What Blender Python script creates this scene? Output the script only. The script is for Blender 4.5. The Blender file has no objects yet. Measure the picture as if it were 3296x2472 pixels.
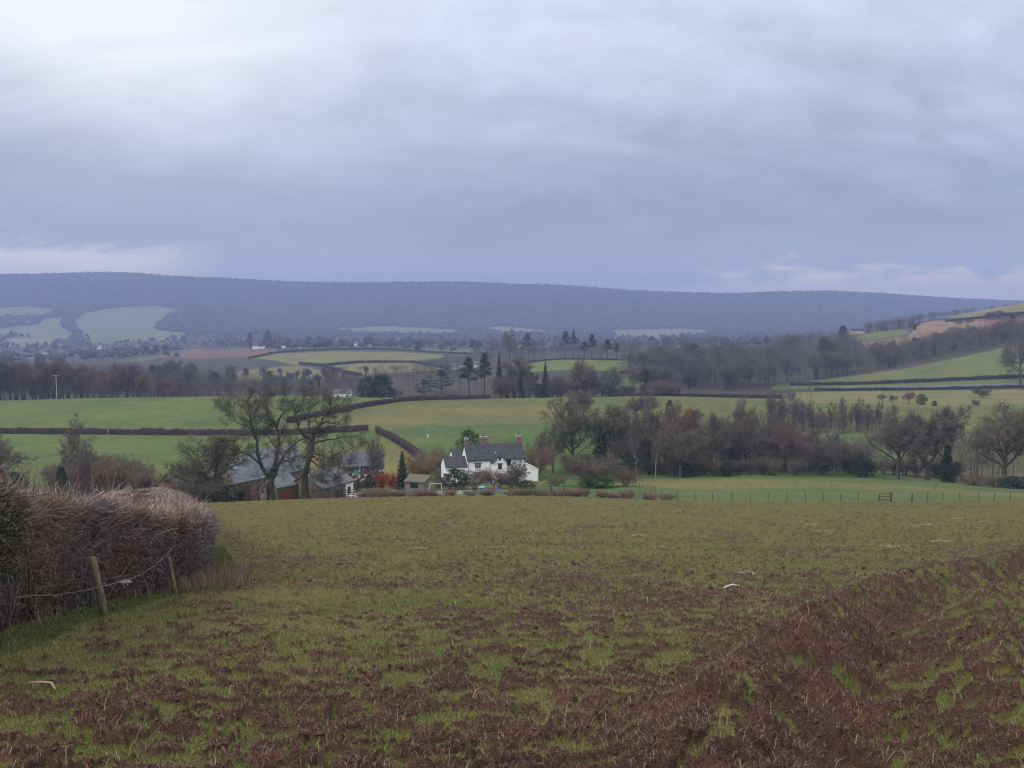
DENOISE = True
GRASS = 1.0
HEDGEN = 1.0
import bpy, math, random
import numpy as np
from mathutils import Vector, Matrix
from math import sin, cos, pi, radians, atan2, sqrt

rng = np.random.default_rng(11)
random.seed(11)
sc = bpy.context.scene
COL = sc.collection

# ------------------------------------------------------------------ camera geometry (eye at the origin, looking down the hill along +Y)
F, W0, H0 = 2854.0, 3296.0, 2472.0
PITCH = math.atan((1236 - 1020) / F)
CP, SP = cos(PITCH), sin(PITCH)

def at(u, v, Y):
    xc = (u - 1648) / F; yc = (1236 - v) / F
    ry = CP + yc * SP; rz = -SP + yc * CP
    k = Y / ry
    return (xc * k, Y, rz * k)

def proj(x, y, z):
    d = y * CP - z * SP
    up = y * SP + z * CP
    return 1648 + F * x / d, 1236 - F * up / d

# ------------------------------------------------------------------ numpy noise
def _hash(ix, iy, seed):
    h = (ix.astype(np.int64) * 374761393 + iy.astype(np.int64) * 668265263 + seed * 1442695041) & 0xffffffff
    h = ((h ^ (h >> 13)) * 1274126177) & 0xffffffff
    h = h ^ (h >> 16)
    return h / 4294967296.0

def perlin(x, y, seed=0):
    x = np.asarray(x, float); y = np.asarray(y, float)
    x0 = np.floor(x); y0 = np.floor(y)
    fx = x - x0; fy = y - y0
    ux = fx * fx * fx * (fx * (fx * 6 - 15) + 10); uy = fy * fy * fy * (fy * (fy * 6 - 15) + 10)
    def g(ix, iy, dx, dy):
        a = _hash(ix, iy, seed) * 2 * pi
        return np.cos(a) * dx + np.sin(a) * dy
    n00 = g(x0, y0, fx, fy); n10 = g(x0 + 1, y0, fx - 1, fy)
    n01 = g(x0, y0 + 1, fx, fy - 1); n11 = g(x0 + 1, y0 + 1, fx - 1, fy - 1)
    a = n00 + ux * (n10 - n00); b = n01 + ux * (n11 - n01)
    return (a + uy * (b - a)) * 1.5

def fbm(x, y, octs=4, seed=0, gain=.5, lac=2.03):
    s = 0; amp = 1; tot = 0
    for i in range(octs):
        s = s + amp * perlin(x, y, seed + i * 17); tot += amp
        x = x * lac + 3.7; y = y * lac - 1.3; amp *= gain
    return s / tot

def sstep(a, b, x):
    t = np.clip((x - a) / (b - a), 0, 1)
    return t * t * (3 - 2 * t)

# ------------------------------------------------------------------ the lie of the land: heights along cross-valley lines
UC = [0, 300, 600, 900, 1200, 1500, 1800, 2100, 2400, 2700, 3000, 3296]
LAND = [
 (0.0, None), (5.5, None), (10, None), (17, None), (35, None), (60, None),
 (100, [1640,1630,1622,1609,1601,1597,1598,1611,1616,1618,1617,1611]),
 (116, [1640,1636,1632,1618,1606,1601,1602,1613,1617,1618,1617,1612]),
 (135, [1640,1635,1628,1614,1602,1594,1592,1600,1605,1607,1606,1604]),
 (160, [1610,1610,1608,1602,1591,1584,1580,1577,1581,1584,1584,1588]),
 (195, [1570,1572,1580,1580,1562,1554,1552,1553,1553,1555,1556,1568]),
 (230, [1520,1525,1535,1540,1530,1510,1520,1533,1532,1530,1533,1552]),
 (265, [1462,1466,1472,1475,1468,1455,1470,1497,1496,1495,1500,1520]),
 (320, [1395,1399,1402,1402,1393,1376,1372,1378,1388,1404,1424,1440]),
 (370, [1338,1337,1338,1338,1337,1334,1328,1330,1372,1400,1378,1370]),
 (420, [1293,1284,1280,1277,1283,1288,1283,1279,1288,1298,1310,1300]),
 (480, [1300,1296,1290,1283,1285,1292,1285,1274,1280,1279,1277,1272]),
 (550, [1275,1268,1262,1255,1250,1250,1238,1250,1258,1256,1254,1246]),
 (620, [1250,1245,1240,1235,1235,1225,1200,1205,1218,1214,1182,1160]),
 (720, [1225,1223,1222,1222,1215,1195,1158,1165,1180,1160,1136,1105]),
 (850, [1205,1205,1205,1205,1195,1185,1164,1166,1160,1115,1084,1050]),
 (1000,[1190,1188,1188,1176,1168,1172,1155,1145,1125,1085,1042,1005]),
 (1150,[1180,1174,1172,1147,1135,1150,1145,1130,1118,1080,1030,972]),
 (1320,[1172,1165,1160,1130,1123,1140,1138,1130,1115,1092,1050,990]),
 (1600,[1160,1152,1132,1122,1118,1122,1122,1118,1115,1105,1090,1050]),
 (2000,[1140,1138,1128,1115,1112,1112,1112,1110,1108,1104,1096,1085]),
 (2600,[1098,1103,1096,1098,1096,1096,1094,1092,1090,1090,1088,1080]),
 (3100,[1060,1068,1064,1075,1078,1078,1078,1078,1076,1076,1070,1060]),
 (3500,[1018,1034,1022,1052,1055,1054,1058,1058,1056,1050,1040,1030]),
 (4200,[955,962,968,990,990,990,990,994,1000,1000,1000,1000]),
 (5000,None), (5700,None), (7200,None)]
RIDGE_U = [-400,0,100,240,340,420,560,640,760,900,1100,1300,1400,1500,1640,1700,1760,1850,2000,2200,2380,2480,2660,2760,2900,3040,3200,3296,3700]
RIDGE_V = [889,889,889,885,882,884,896,899,903,912,916,914,912,913,920,923,920,926,939,948,951,945,942,946,955,965,972,976,990]
PLANE = {0.0: -1.6, 5.5: -2.79, 10: -3.86, 17: -5.55, 35: -9.5, 60: -14.1}
AG = np.linspace(-1.2, 1.2, 801)
LY = np.array([l[0] for l in LAND], float)
def _curve(Y, row, us):
    pts = [at(u, v, Y) for u, v in zip(us, row)]
    a = [p[0] / Y for p in pts]; z = [p[2] for p in pts]
    zz = np.interp(AG, a, z)
    k = np.hanning(31); k /= k.sum()
    return np.convolve(np.pad(zz, 15, mode='edge'), k, mode='valid')
_rows = []
for Y, row in LAND:
    if Y in PLANE: _rows.append(np.full(AG.shape, PLANE[Y]))
    elif row is not None: _rows.append(_curve(Y, row, UC))
    elif Y == 5000: _rows.append(_curve(Y, RIDGE_V, RIDGE_U)); _r5 = _rows[-1]
    elif Y == 5700: _rows.append(_r5 - 12)
    else: _rows.append(_r5 - 120)
LZ = np.array(_rows)                      # K x A
_h = np.diff(LY)[:, None]; _dl = np.diff(LZ, axis=0) / _h
LM = np.zeros_like(LZ)
_d0, _d1 = _dl[:-1], _dl[1:]
_same = (_d0 * _d1) > 0
_w1 = 2 * _h[1:] + _h[:-1]; _w2 = _h[1:] + 2 * _h[:-1]
with np.errstate(divide='ignore', invalid='ignore'):
    _hm = (_w1 + _w2) / (_w1 / _d0 + _w2 / _d1)
LM[1:-1] = np.where(_same, _hm, 0)
LM[0] = _dl[0]; LM[-1] = _dl[-1]

def HGT(x, y):
    """ground height"""
    x = np.atleast_1d(np.asarray(x, float)); y = np.atleast_1d(np.asarray(y, float))
    x, y = np.broadcast_arrays(x, y)
    yy = np.clip(y, 1e-3, 7199)
    a = np.clip(x / np.maximum(yy, 1.0), -1.199, 1.199)
    fi = (a + 1.2) / 2.4 * 800; i0 = np.minimum(fi.astype(int), 799); f = fi - i0
    k = np.clip(np.searchsorted(LY, yy, side='right') - 1, 0, len(LY) - 2)
    h = LY[k + 1] - LY[k]; t = (yy - LY[k]) / h
    def s(T, kk): return T[kk, i0] * (1 - f) + T[kk, i0 + 1] * f
    z0, z1, m0, m1 = s(LZ, k), s(LZ, k + 1), s(LM, k), s(LM, k + 1)
    t2 = t * t; t3 = t2 * t
    z = (2 * t3 - 3 * t2 + 1) * z0 + (t3 - 2 * t2 + t) * h * m0 + (-2 * t3 + 3 * t2) * z1 + (t3 - t2) * h * m1
    return np.where(y < 0, -1.6 - .1 * y, z)

def hz(x, y): return float(HGT(x, y)[0])

def ground_at(u, v, y0=2.0, y1=6500):
    ys = np.exp(np.linspace(math.log(y0), math.log(y1), 4000))
    p = at(u, v, 1.0)
    d = ys * p[2] - HGT(ys * p[0], ys)
    i = int(np.argmax(d < 0))
    Y = ys[i]
    return (p[0] * Y, Y, hz(p[0] * Y, Y))

def onY(u, Y):
    """ground point at depth Y seen in column u"""
    x = (u - 1648) / F * Y
    for _ in range(3):
        z = hz(x, Y); x = (u - 1648) / F * (Y * CP - z * SP)
    return x, Y, hz(x, Y)

# ------------------------------------------------------------------ mesh helpers
def mesh_np(name, V, Q=None, T=None, smooth=False, col=None):
    V = np.asarray(V, np.float32)
    me = bpy.data.meshes.new(name)
    me.vertices.add(len(V)); me.vertices.foreach_set('co', V.ravel())
    li, ls = [], []
    n = 0
    if Q is not None and len(Q):
        Q = np.asarray(Q, np.int32); li.append(Q.ravel()); ls.append(np.arange(len(Q), dtype=np.int32) * 4); n = len(Q) * 4
    if T is not None and len(T):
        T = np.asarray(T, np.int32); li.append(T.ravel()); ls.append(n + np.arange(len(T), dtype=np.int32) * 3)
    li = np.concatenate(li); ls = np.concatenate(ls)
    me.loops.add(len(li)); me.loops.foreach_set('vertex_index', li)
    me.polygons.add(len(ls)); me.polygons.foreach_set('loop_start', ls)
    if smooth: me.polygons.foreach_set('use_smooth', np.ones(len(ls), bool))
    me.update(calc_edges=True)
    if col is not None:
        at_ = me.attributes.new('tint', 'FLOAT_COLOR', 'POINT')
        c = np.ones((len(V), 4), np.float32); c[:, :3] = col
        at_.data.foreach_set('color', c.ravel())
    return me

def link(name, me, mat=None, parent=None, **props):
    if mat is not None and len(me.materials) == 0: me.materials.append(mat)
    o = bpy.data.objects.new(name, me); COL.objects.link(o)
    if parent is not None: o.parent = parent
    for k, v in props.items(): o[k] = v
    return o

def thing(name, label, cat, loc=(0, 0, 0), rz=0, group=None):
    o = bpy.data.objects.new(name, None); COL.objects.link(o)
    o.location = loc; o.rotation_euler = (0, 0, rz); o.empty_display_size = .5
    o['label'] = label; o['category'] = cat
    if group: o['group'] = group
    return o

class MB:
    """collects simple solids into one mesh"""
    def __init__(s): s.V = []; s.F = []
    def poly(s, vs, fs):
        b = len(s.V); s.V += [tuple(v) for v in vs]; s.F += [tuple(b + i for i in f) for f in fs]; return s
    def box(s, x0, x1, y0, y1, z0, z1):
        return s.poly([(x0,y0,z0),(x1,y0,z0),(x1,y1,z0),(x0,y1,z0),(x0,y0,z1),(x1,y0,z1),(x1,y1,z1),(x0,y1,z1)],
                      [(0,3,2,1),(4,5,6,7),(0,1,5,4),(1,2,6,5),(2,3,7,6),(3,0,4,7)])
    def tube(s, pts, rads, n=6, caps=True):
        pts = [Vector(p) for p in pts]
        if not hasattr(rads, '__len__'): rads = [rads] * len(pts)
        b = len(s.V); ref = None
        for i, p in enumerate(pts):
            d = (pts[min(i + 1, len(pts) - 1)] - pts[max(i - 1, 0)]).normalized()
            if ref is None:
                ref = d.orthogonal().normalized()
            ref = (ref - d * ref.dot(d)).normalized(); q = d.cross(ref)
            for k in range(n):
                a = 2 * pi * k / n
                s.V.append(tuple(p + (ref * cos(a) + q * sin(a)) * rads[i]))
        for i in range(len(pts) - 1):
            for k in range(n):
                k2 = (k + 1) % n
                s.F.append((b + i*n + k, b + i*n + k2, b + (i+1)*n + k2, b + (i+1)*n + k))
        if caps and n > 2:
            s.F.append(tuple(b + k for k in reversed(range(n))))
            s.F.append(tuple(b + (len(pts)-1)*n + k for k in range(n)))
        return s
    def bar(s, p, q, w, h=None):
        """rectangular bar from p to q"""
        h = h or w
        p, q = Vector(p), Vector(q); d = (q - p).normalized()
        sx = d.cross(Vector((0,0,1)));
        if sx.length < 1e-4: sx = Vector((1,0,0))
        sx.normalize(); sz = sx.cross(d)
        vs = []
        for e in (p, q):
            for a, c in ((-1,-1),(1,-1),(1,1),(-1,1)):
                vs.append(e + sx * a * w/2 + sz * c * h/2)
        return s.poly(vs, [(3,2,1,0),(4,5,6,7),(0,1,5,4),(1,2,6,5),(2,3,7,6),(3,0,4,7)])
    def mesh(s, name):
        me = bpy.data.meshes.new(name); me.from_pydata(s.V, [], s.F); me.update(); return me
    def obj(s, name, mat, parent=None, smooth=False, **props):
        me = s.mesh(name)
        if smooth: me.polygons.foreach_set('use_smooth', np.ones(len(me.polygons), bool))
        return link(name, me, mat, parent, **props)

# ------------------------------------------------------------------ materials
def newmat(name):
    m = bpy.data.materials.new(name); m.use_nodes = True
    nt = m.node_tree; b = nt.nodes['Principled BSDF']
    b.inputs['Specular IOR Level'].default_value = .15
    b.inputs['Roughness'].default_value = .9
    return m, nt, b
def nd(nt, t, **kw):
    n = nt.nodes.new(t)
    for k, v in kw.items(): setattr(n, k, v)
    return n
def mul(nt, a, b, fac=1.0):
    n = nd(nt, 'ShaderNodeMix', data_type='RGBA', blend_type='MULTIPLY'); n.inputs[0].default_value = fac
    for s, v in ((6, a), (7, b)):
        if hasattr(v, 'is_output'): nt.links.new(v, n.inputs[s])
        else: n.inputs[s].default_value = (*v, 1)
    return n.outputs[2]
def noise_ramp(nt, scale, lo, hi, detail=4, rough=.6, coord='Object', p0=.35, p1=.65, stretch=None):
    tc = nd(nt, 'ShaderNodeTexCoord'); vec = tc.outputs[coord]
    if stretch:
        mp = nd(nt, 'ShaderNodeMapping'); mp.inputs['Scale'].default_value = stretch
        nt.links.new(vec, mp.inputs[0]); vec = mp.outputs[0]
    n = nd(nt, 'ShaderNodeTexNoise'); n.inputs['Scale'].default_value = scale; n.inputs['Detail'].default_value = detail; n.inputs['Roughness'].default_value = rough
    nt.links.new(vec, n.inputs['Vector'])
    r = nd(nt, 'ShaderNodeValToRGB'); r.color_ramp.elements[0].position = p0; r.color_ramp.elements[1].position = p1
    r.color_ramp.elements[0].color = (*lo, 1); r.color_ramp.elements[1].color = (*hi, 1)
    nt.links.new(n.outputs['Fac'], r.inputs[0])
    return r.outputs[0]
def simple(name, lo, hi=None, scale=3, rough=.9, spec=.15, tint=False, objcol=False, bump=0, stretch=None, rand=0):
    m, nt, b = newmat(name)
    b.inputs['Roughness'].default_value = rough; b.inputs['Specular IOR Level'].default_value = spec
    c = noise_ramp(nt, scale, lo, hi or tuple(x * 1.35 for x in lo), stretch=stretch)
    if tint:
        a = nd(nt, 'ShaderNodeAttribute', attribute_name='tint'); c = mul(nt, c, a.outputs['Color'])
    if objcol:
        a = nd(nt, 'ShaderNodeObjectInfo'); c = mul(nt, c, a.outputs['Color'])
    nt.links.new(c, b.inputs['Base Color'])
    if bump:
        bp = nd(nt, 'ShaderNodeBump'); bp.inputs['Strength'].default_value = bump; bp.inputs['Distance'].default_value = .02
        n = nd(nt, 'ShaderNodeTexNoise'); n.inputs['Scale'].default_value = scale * 4; n.inputs['Detail'].default_value = 5
        nt.links.new(nd(nt, 'ShaderNodeTexCoord').outputs['Object'], n.inputs['Vector'])
        nt.links.new(n.outputs['Fac'], bp.inputs['Height']); nt.links.new(bp.outputs[0], b.inputs['Normal'])
    return m
# ------------------------------------------------------------------ camera, sun, sky, haze
cam = bpy.data.cameras.new('camera'); cam.sensor_width = 36; cam.lens = 36 * F / W0; cam.clip_end = 20000; cam.clip_start = .05
co = bpy.data.objects.new('camera', cam); COL.objects.link(co); co.rotation_euler = (pi / 2 - PITCH, 0, 0)
sc.camera = co
SUN_EL, SUN_AZ = radians(38), radians(-142)          # high, behind the left shoulder, behind cloud
sun = bpy.data.lights.new('sun', 'SUN'); sun.energy = 1.5; sun.angle = radians(10); sun.color = (1, .95, .86)
so = bpy.data.objects.new('sun', sun); COL.objects.link(so)
_sd = Vector((sin(SUN_AZ) * cos(SUN_EL), cos(SUN_AZ) * cos(SUN_EL), sin(SUN_EL)))
so.rotation_euler = (-_sd).to_track_quat('-Z', 'Y').to_euler()

w = bpy.data.worlds.new('World'); sc.world = w; w.use_nodes = True
nt = w.node_tree; bg = nt.nodes['Background']
def M(op, a, b=None, c=None, clamp=False):
    n = nd(nt, 'ShaderNodeMath', operation=op, use_clamp=clamp)
    for i, v in enumerate((a, b, c)):
        if v is None: continue
        if hasattr(v, 'is_output'): nt.links.new(v, n.inputs[i])
        else: n.inputs[i].default_value = v
    return n.outputs[0]
def SS(x, a, b):
    n = nd(nt, 'ShaderNodeMapRange', interpolation_type='SMOOTHSTEP')
    nt.links.new(x, n.inputs[0])
    n.inputs[1].default_value = a; n.inputs[2].default_value = b
    return n.outputs[0]
def MIX(f, a, b):
    n = nd(nt, 'ShaderNodeMix', data_type='RGBA')
    for s, v in ((0, f), (6, a), (7, b)):
        if hasattr(v, 'is_output'): nt.links.new(v, n.inputs[s])
        elif s == 0: n.inputs[0].default_value = v
        else: n.inputs[s].default_value = (*v, 1)
    return n.outputs[2]
tc = nd(nt, 'ShaderNodeTexCoord')
sep = nd(nt, 'ShaderNodeSeparateXYZ'); nt.links.new(tc.outputs['Generated'], sep.inputs[0])
X, Y_, Z = sep.outputs
el = M('ARCSINE', Z); eld = M('MULTIPLY', el, 180 / pi)
azd = M('MULTIPLY', M('ARCTAN2', X, Y_), 180 / pi)
# cloud-deck coordinates: the direction carried out to a flat layer overhead
zz = M('ADD', M('MAXIMUM', Z, 0.0), .34)
cx = M('DIVIDE', X, zz); cy = M('DIVIDE', Y_, zz)
def NZ(scale, sx, sy, rot, detail=5, rough=.5, dist=0.0, off=0.0):
    cv = nd(nt, 'ShaderNodeCombineXYZ'); nt.links.new(cx, cv.inputs[0]); nt.links.new(cy, cv.inputs[1]); cv.inputs[2].default_value = off
    mp = nd(nt, 'ShaderNodeMapping'); mp.inputs['Rotation'].default_value = (0, 0, rot); mp.inputs['Scale'].default_value = (sx, sy, 1)
    nt.links.new(cv.outputs[0], mp.inputs[0])
    n = nd(nt, 'ShaderNodeTexNoise'); n.inputs['Scale'].default_value = scale; n.inputs['Detail'].default_value = detail
    n.inputs['Roughness'].default_value = rough; n.inputs['Distortion'].default_value = dist
    nt.links.new(mp.outputs[0], n.inputs['Vector'])
    return n.outputs['Fac']
big = NZ(1.5, 1, .7, radians(35), 4, .45, .4, 2.3)
wisp = NZ(4.2, .6, 1.15, radians(-38), 6, .55, .7, 7.1)
lump_ = NZ(9.0, .8, 1.0, radians(-30), 5, .55, .3, 11.7)
base = nd(nt, 'ShaderNodeValToRGB')
cr = base.color_ramp
stops = SKY_STOPS = [(-10, (.34,.38,.46)), (0, (.62,.635,.73)), (3.0, (.52,.55,.69)), (5.5, (.41,.455,.61)), (7.2, (.405,.46,.615)), (10, (.47,.53,.69)), (13, (.565,.63,.785)), (19, (.73,.80,.94)), (40, (1.25,1.30,1.40)), (90, (1.7,1.7,1.75))]
while len(cr.elements) < len(stops): cr.elements.new(.5)
mr = nd(nt, 'ShaderNodeMapRange'); nt.links.new(eld, mr.inputs[0]); mr.inputs[1].default_value = -10; mr.inputs[2].default_value = 90
for e, (p, c) in zip(cr.elements, stops): e.position = (p + 10) / 100; e.color = (*c, 1)
nt.links.new(mr.outputs[0], base.inputs[0])
# cloud mottling
mot = M('ADD', 1.0, M('MULTIPLY', M('ADD', .30, M('MULTIPLY', .70, SS(eld, 3.0, 14.0))), M('ADD', M('MULTIPLY', M('SUBTRACT', big, .5), .85), M('ADD', M('MULTIPLY', M('SUBTRACT', wisp, .5), .50), M('MULTIPLY', M('SUBTRACT', lump_, .5), .52)))))
skyc = nd(nt, 'ShaderNodeVectorMath', operation='SCALE'); nt.links.new(base.outputs[0], skyc.inputs[0]); nt.links.new(mot, skyc.inputs['Scale'])
c = skyc.outputs[0]
# thinner, bright cloud high on the left
def blob(a0, sa, e0, se):
    da = M('DIVIDE', M('SUBTRACT', azd, a0), sa); de = M('DIVIDE', M('SUBTRACT', eld, e0), se)
    r = M('ADD', M('MULTIPLY', da, da), M('MULTIPLY', de, de))
    return M('POWER', 2.718, M('MULTIPLY', r, -1.0))
bl = M('MULTIPLY', blob(-24, 14, 18, 7.5), M('ADD', .35, M('MULTIPLY', wisp, 1.2)), clamp=True)
c = MIX(M('MULTIPLY', bl, .95, clamp=True), c, (1.12, 1.14, 1.16))
bl2 = M('MULTIPLY', blob(4, 7, 15, 5), M('ADD', .0, M('MULTIPLY', SS(wisp, .42, .68), .55)), clamp=True)
c = MIX(bl2, c, (.78, .82, .97))
bl3 = M('MULTIPLY', blob(27, 6, 10.5, 3.2), SS(wisp, .40, .62), clamp=True)
c = MIX(M('MULTIPLY', bl3, .8), c, (.66, .71, .92))
# gaps of clear pale sky low on the left and on the right
gapn = NZ(5, .6, 1.0, radians(8), 6, .6, .6, 4.4)
ragged = M('ADD', M('MULTIPLY', M('SUBTRACT', gapn, .5), 3.5), M('MULTIPLY', M('SUBTRACT', lump_, .5), 4.0))
e2 = M('ADD', eld, ragged)
gl = M('MULTIPLY', SS(e2, 5.0, 3.3), SS(azd, -17, -24))
c = MIX(M('MULTIPLY', gl, .95), c, (1.12, 1.04, .97))
e3 = M('ADD', eld, M('MULTIPLY', M('SUBTRACT', lump_, .5), 5.0))
g2 = M('MULTIPLY', M('MULTIPLY', SS(e3, 3.1, 1.6), SS(eld, -.5, 1.2)), SS(azd, 4, 20))
c = MIX(M('MULTIPLY', g2, 1.0, clamp=True), c, (1.20, 1.02, .94))
# the sky itself behind the cloud
nish = nd(nt, 'ShaderNodeTexSky', sky_type='NISHITA', sun_disc=False); nish.sun_elevation = SUN_EL; nish.sun_rotation = SUN_AZ
nz = nd(nt, 'ShaderNodeVectorMath', operation='SCALE'); nt.links.new(nish.outputs[0], nz.inputs[0]); nz.inputs['Scale'].default_value = .08
c = MIX(.92, nz.outputs[0], c)
nt.links.new(c, bg.inputs['Color']); bg.inputs['Strength'].default_value = 1.0

# haze: one box of thin air round everything
HAZE_D = 2.3e-4
hb = MB().box(-9000, 9000, -160, 7600, -190, 265)
hm = bpy.data.materials.new('haze'); hm.use_nodes = True
hn = hm.node_tree; hn.nodes.clear()
ho = hn.nodes.new('ShaderNodeOutputMaterial'); hv = hn.nodes.new('ShaderNodeVolumePrincipled')
hv.inputs['Color'].default_value = (.46, .575, .96, 1); hv.inputs['Density'].default_value = HAZE_D; hv.inputs['Anisotropy'].default_value = .0
hn.links.new(hv.outputs[0], ho.inputs['Volume'])
haze = hb.obj('haze', hm); haze['kind'] = 'stuff'; haze['label'] = 'pale blue haze filling the valley air'; haze['category'] = 'haze'

sc.render.engine = 'CYCLES'
cy_ = sc.cycles
cy_.use_denoising = DENOISE; cy_.denoiser = 'OPENIMAGEDENOISE'
try: cy_.denoising_input_passes = 'RGB_ALBEDO_NORMAL'; cy_.denoising_prefilter = 'NONE'
except Exception: pass
cy_.max_bounces = 4; cy_.diffuse_bounces = 2; cy_.glossy_bounces = 1; cy_.transmission_bounces = 2; cy_.volume_bounces = 0; cy_.transparent_max_bounces = 8
cy_.use_adaptive_sampling = True; cy_.adaptive_threshold = .012
cy_.caustics_reflective = False; cy_.caustics_refractive = False
cy_.pixel_filter_type = 'BLACKMAN_HARRIS'; cy_.filter_width = 1.25
sc.view_settings.view_transform = 'Standard'; sc.view_settings.look = 'None'; sc.view_settings.exposure = 0; sc.view_settings.gamma = 1
# ------------------------------------------------------------------ ground sheets
def in_poly(u, v, poly):
    inside = np.zeros(u.shape, bool); n = len(poly)
    for i in range(n):
        x1, y1 = poly[i]; x2, y2 = poly[(i + 1) % n]
        if y1 == y2: continue
        cnd = ((y1 > v) != (y2 > v)) & (u < (x2 - x1) * (v - y1) / (y2 - y1) + x1)
        inside ^= cnd
    return inside

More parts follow.
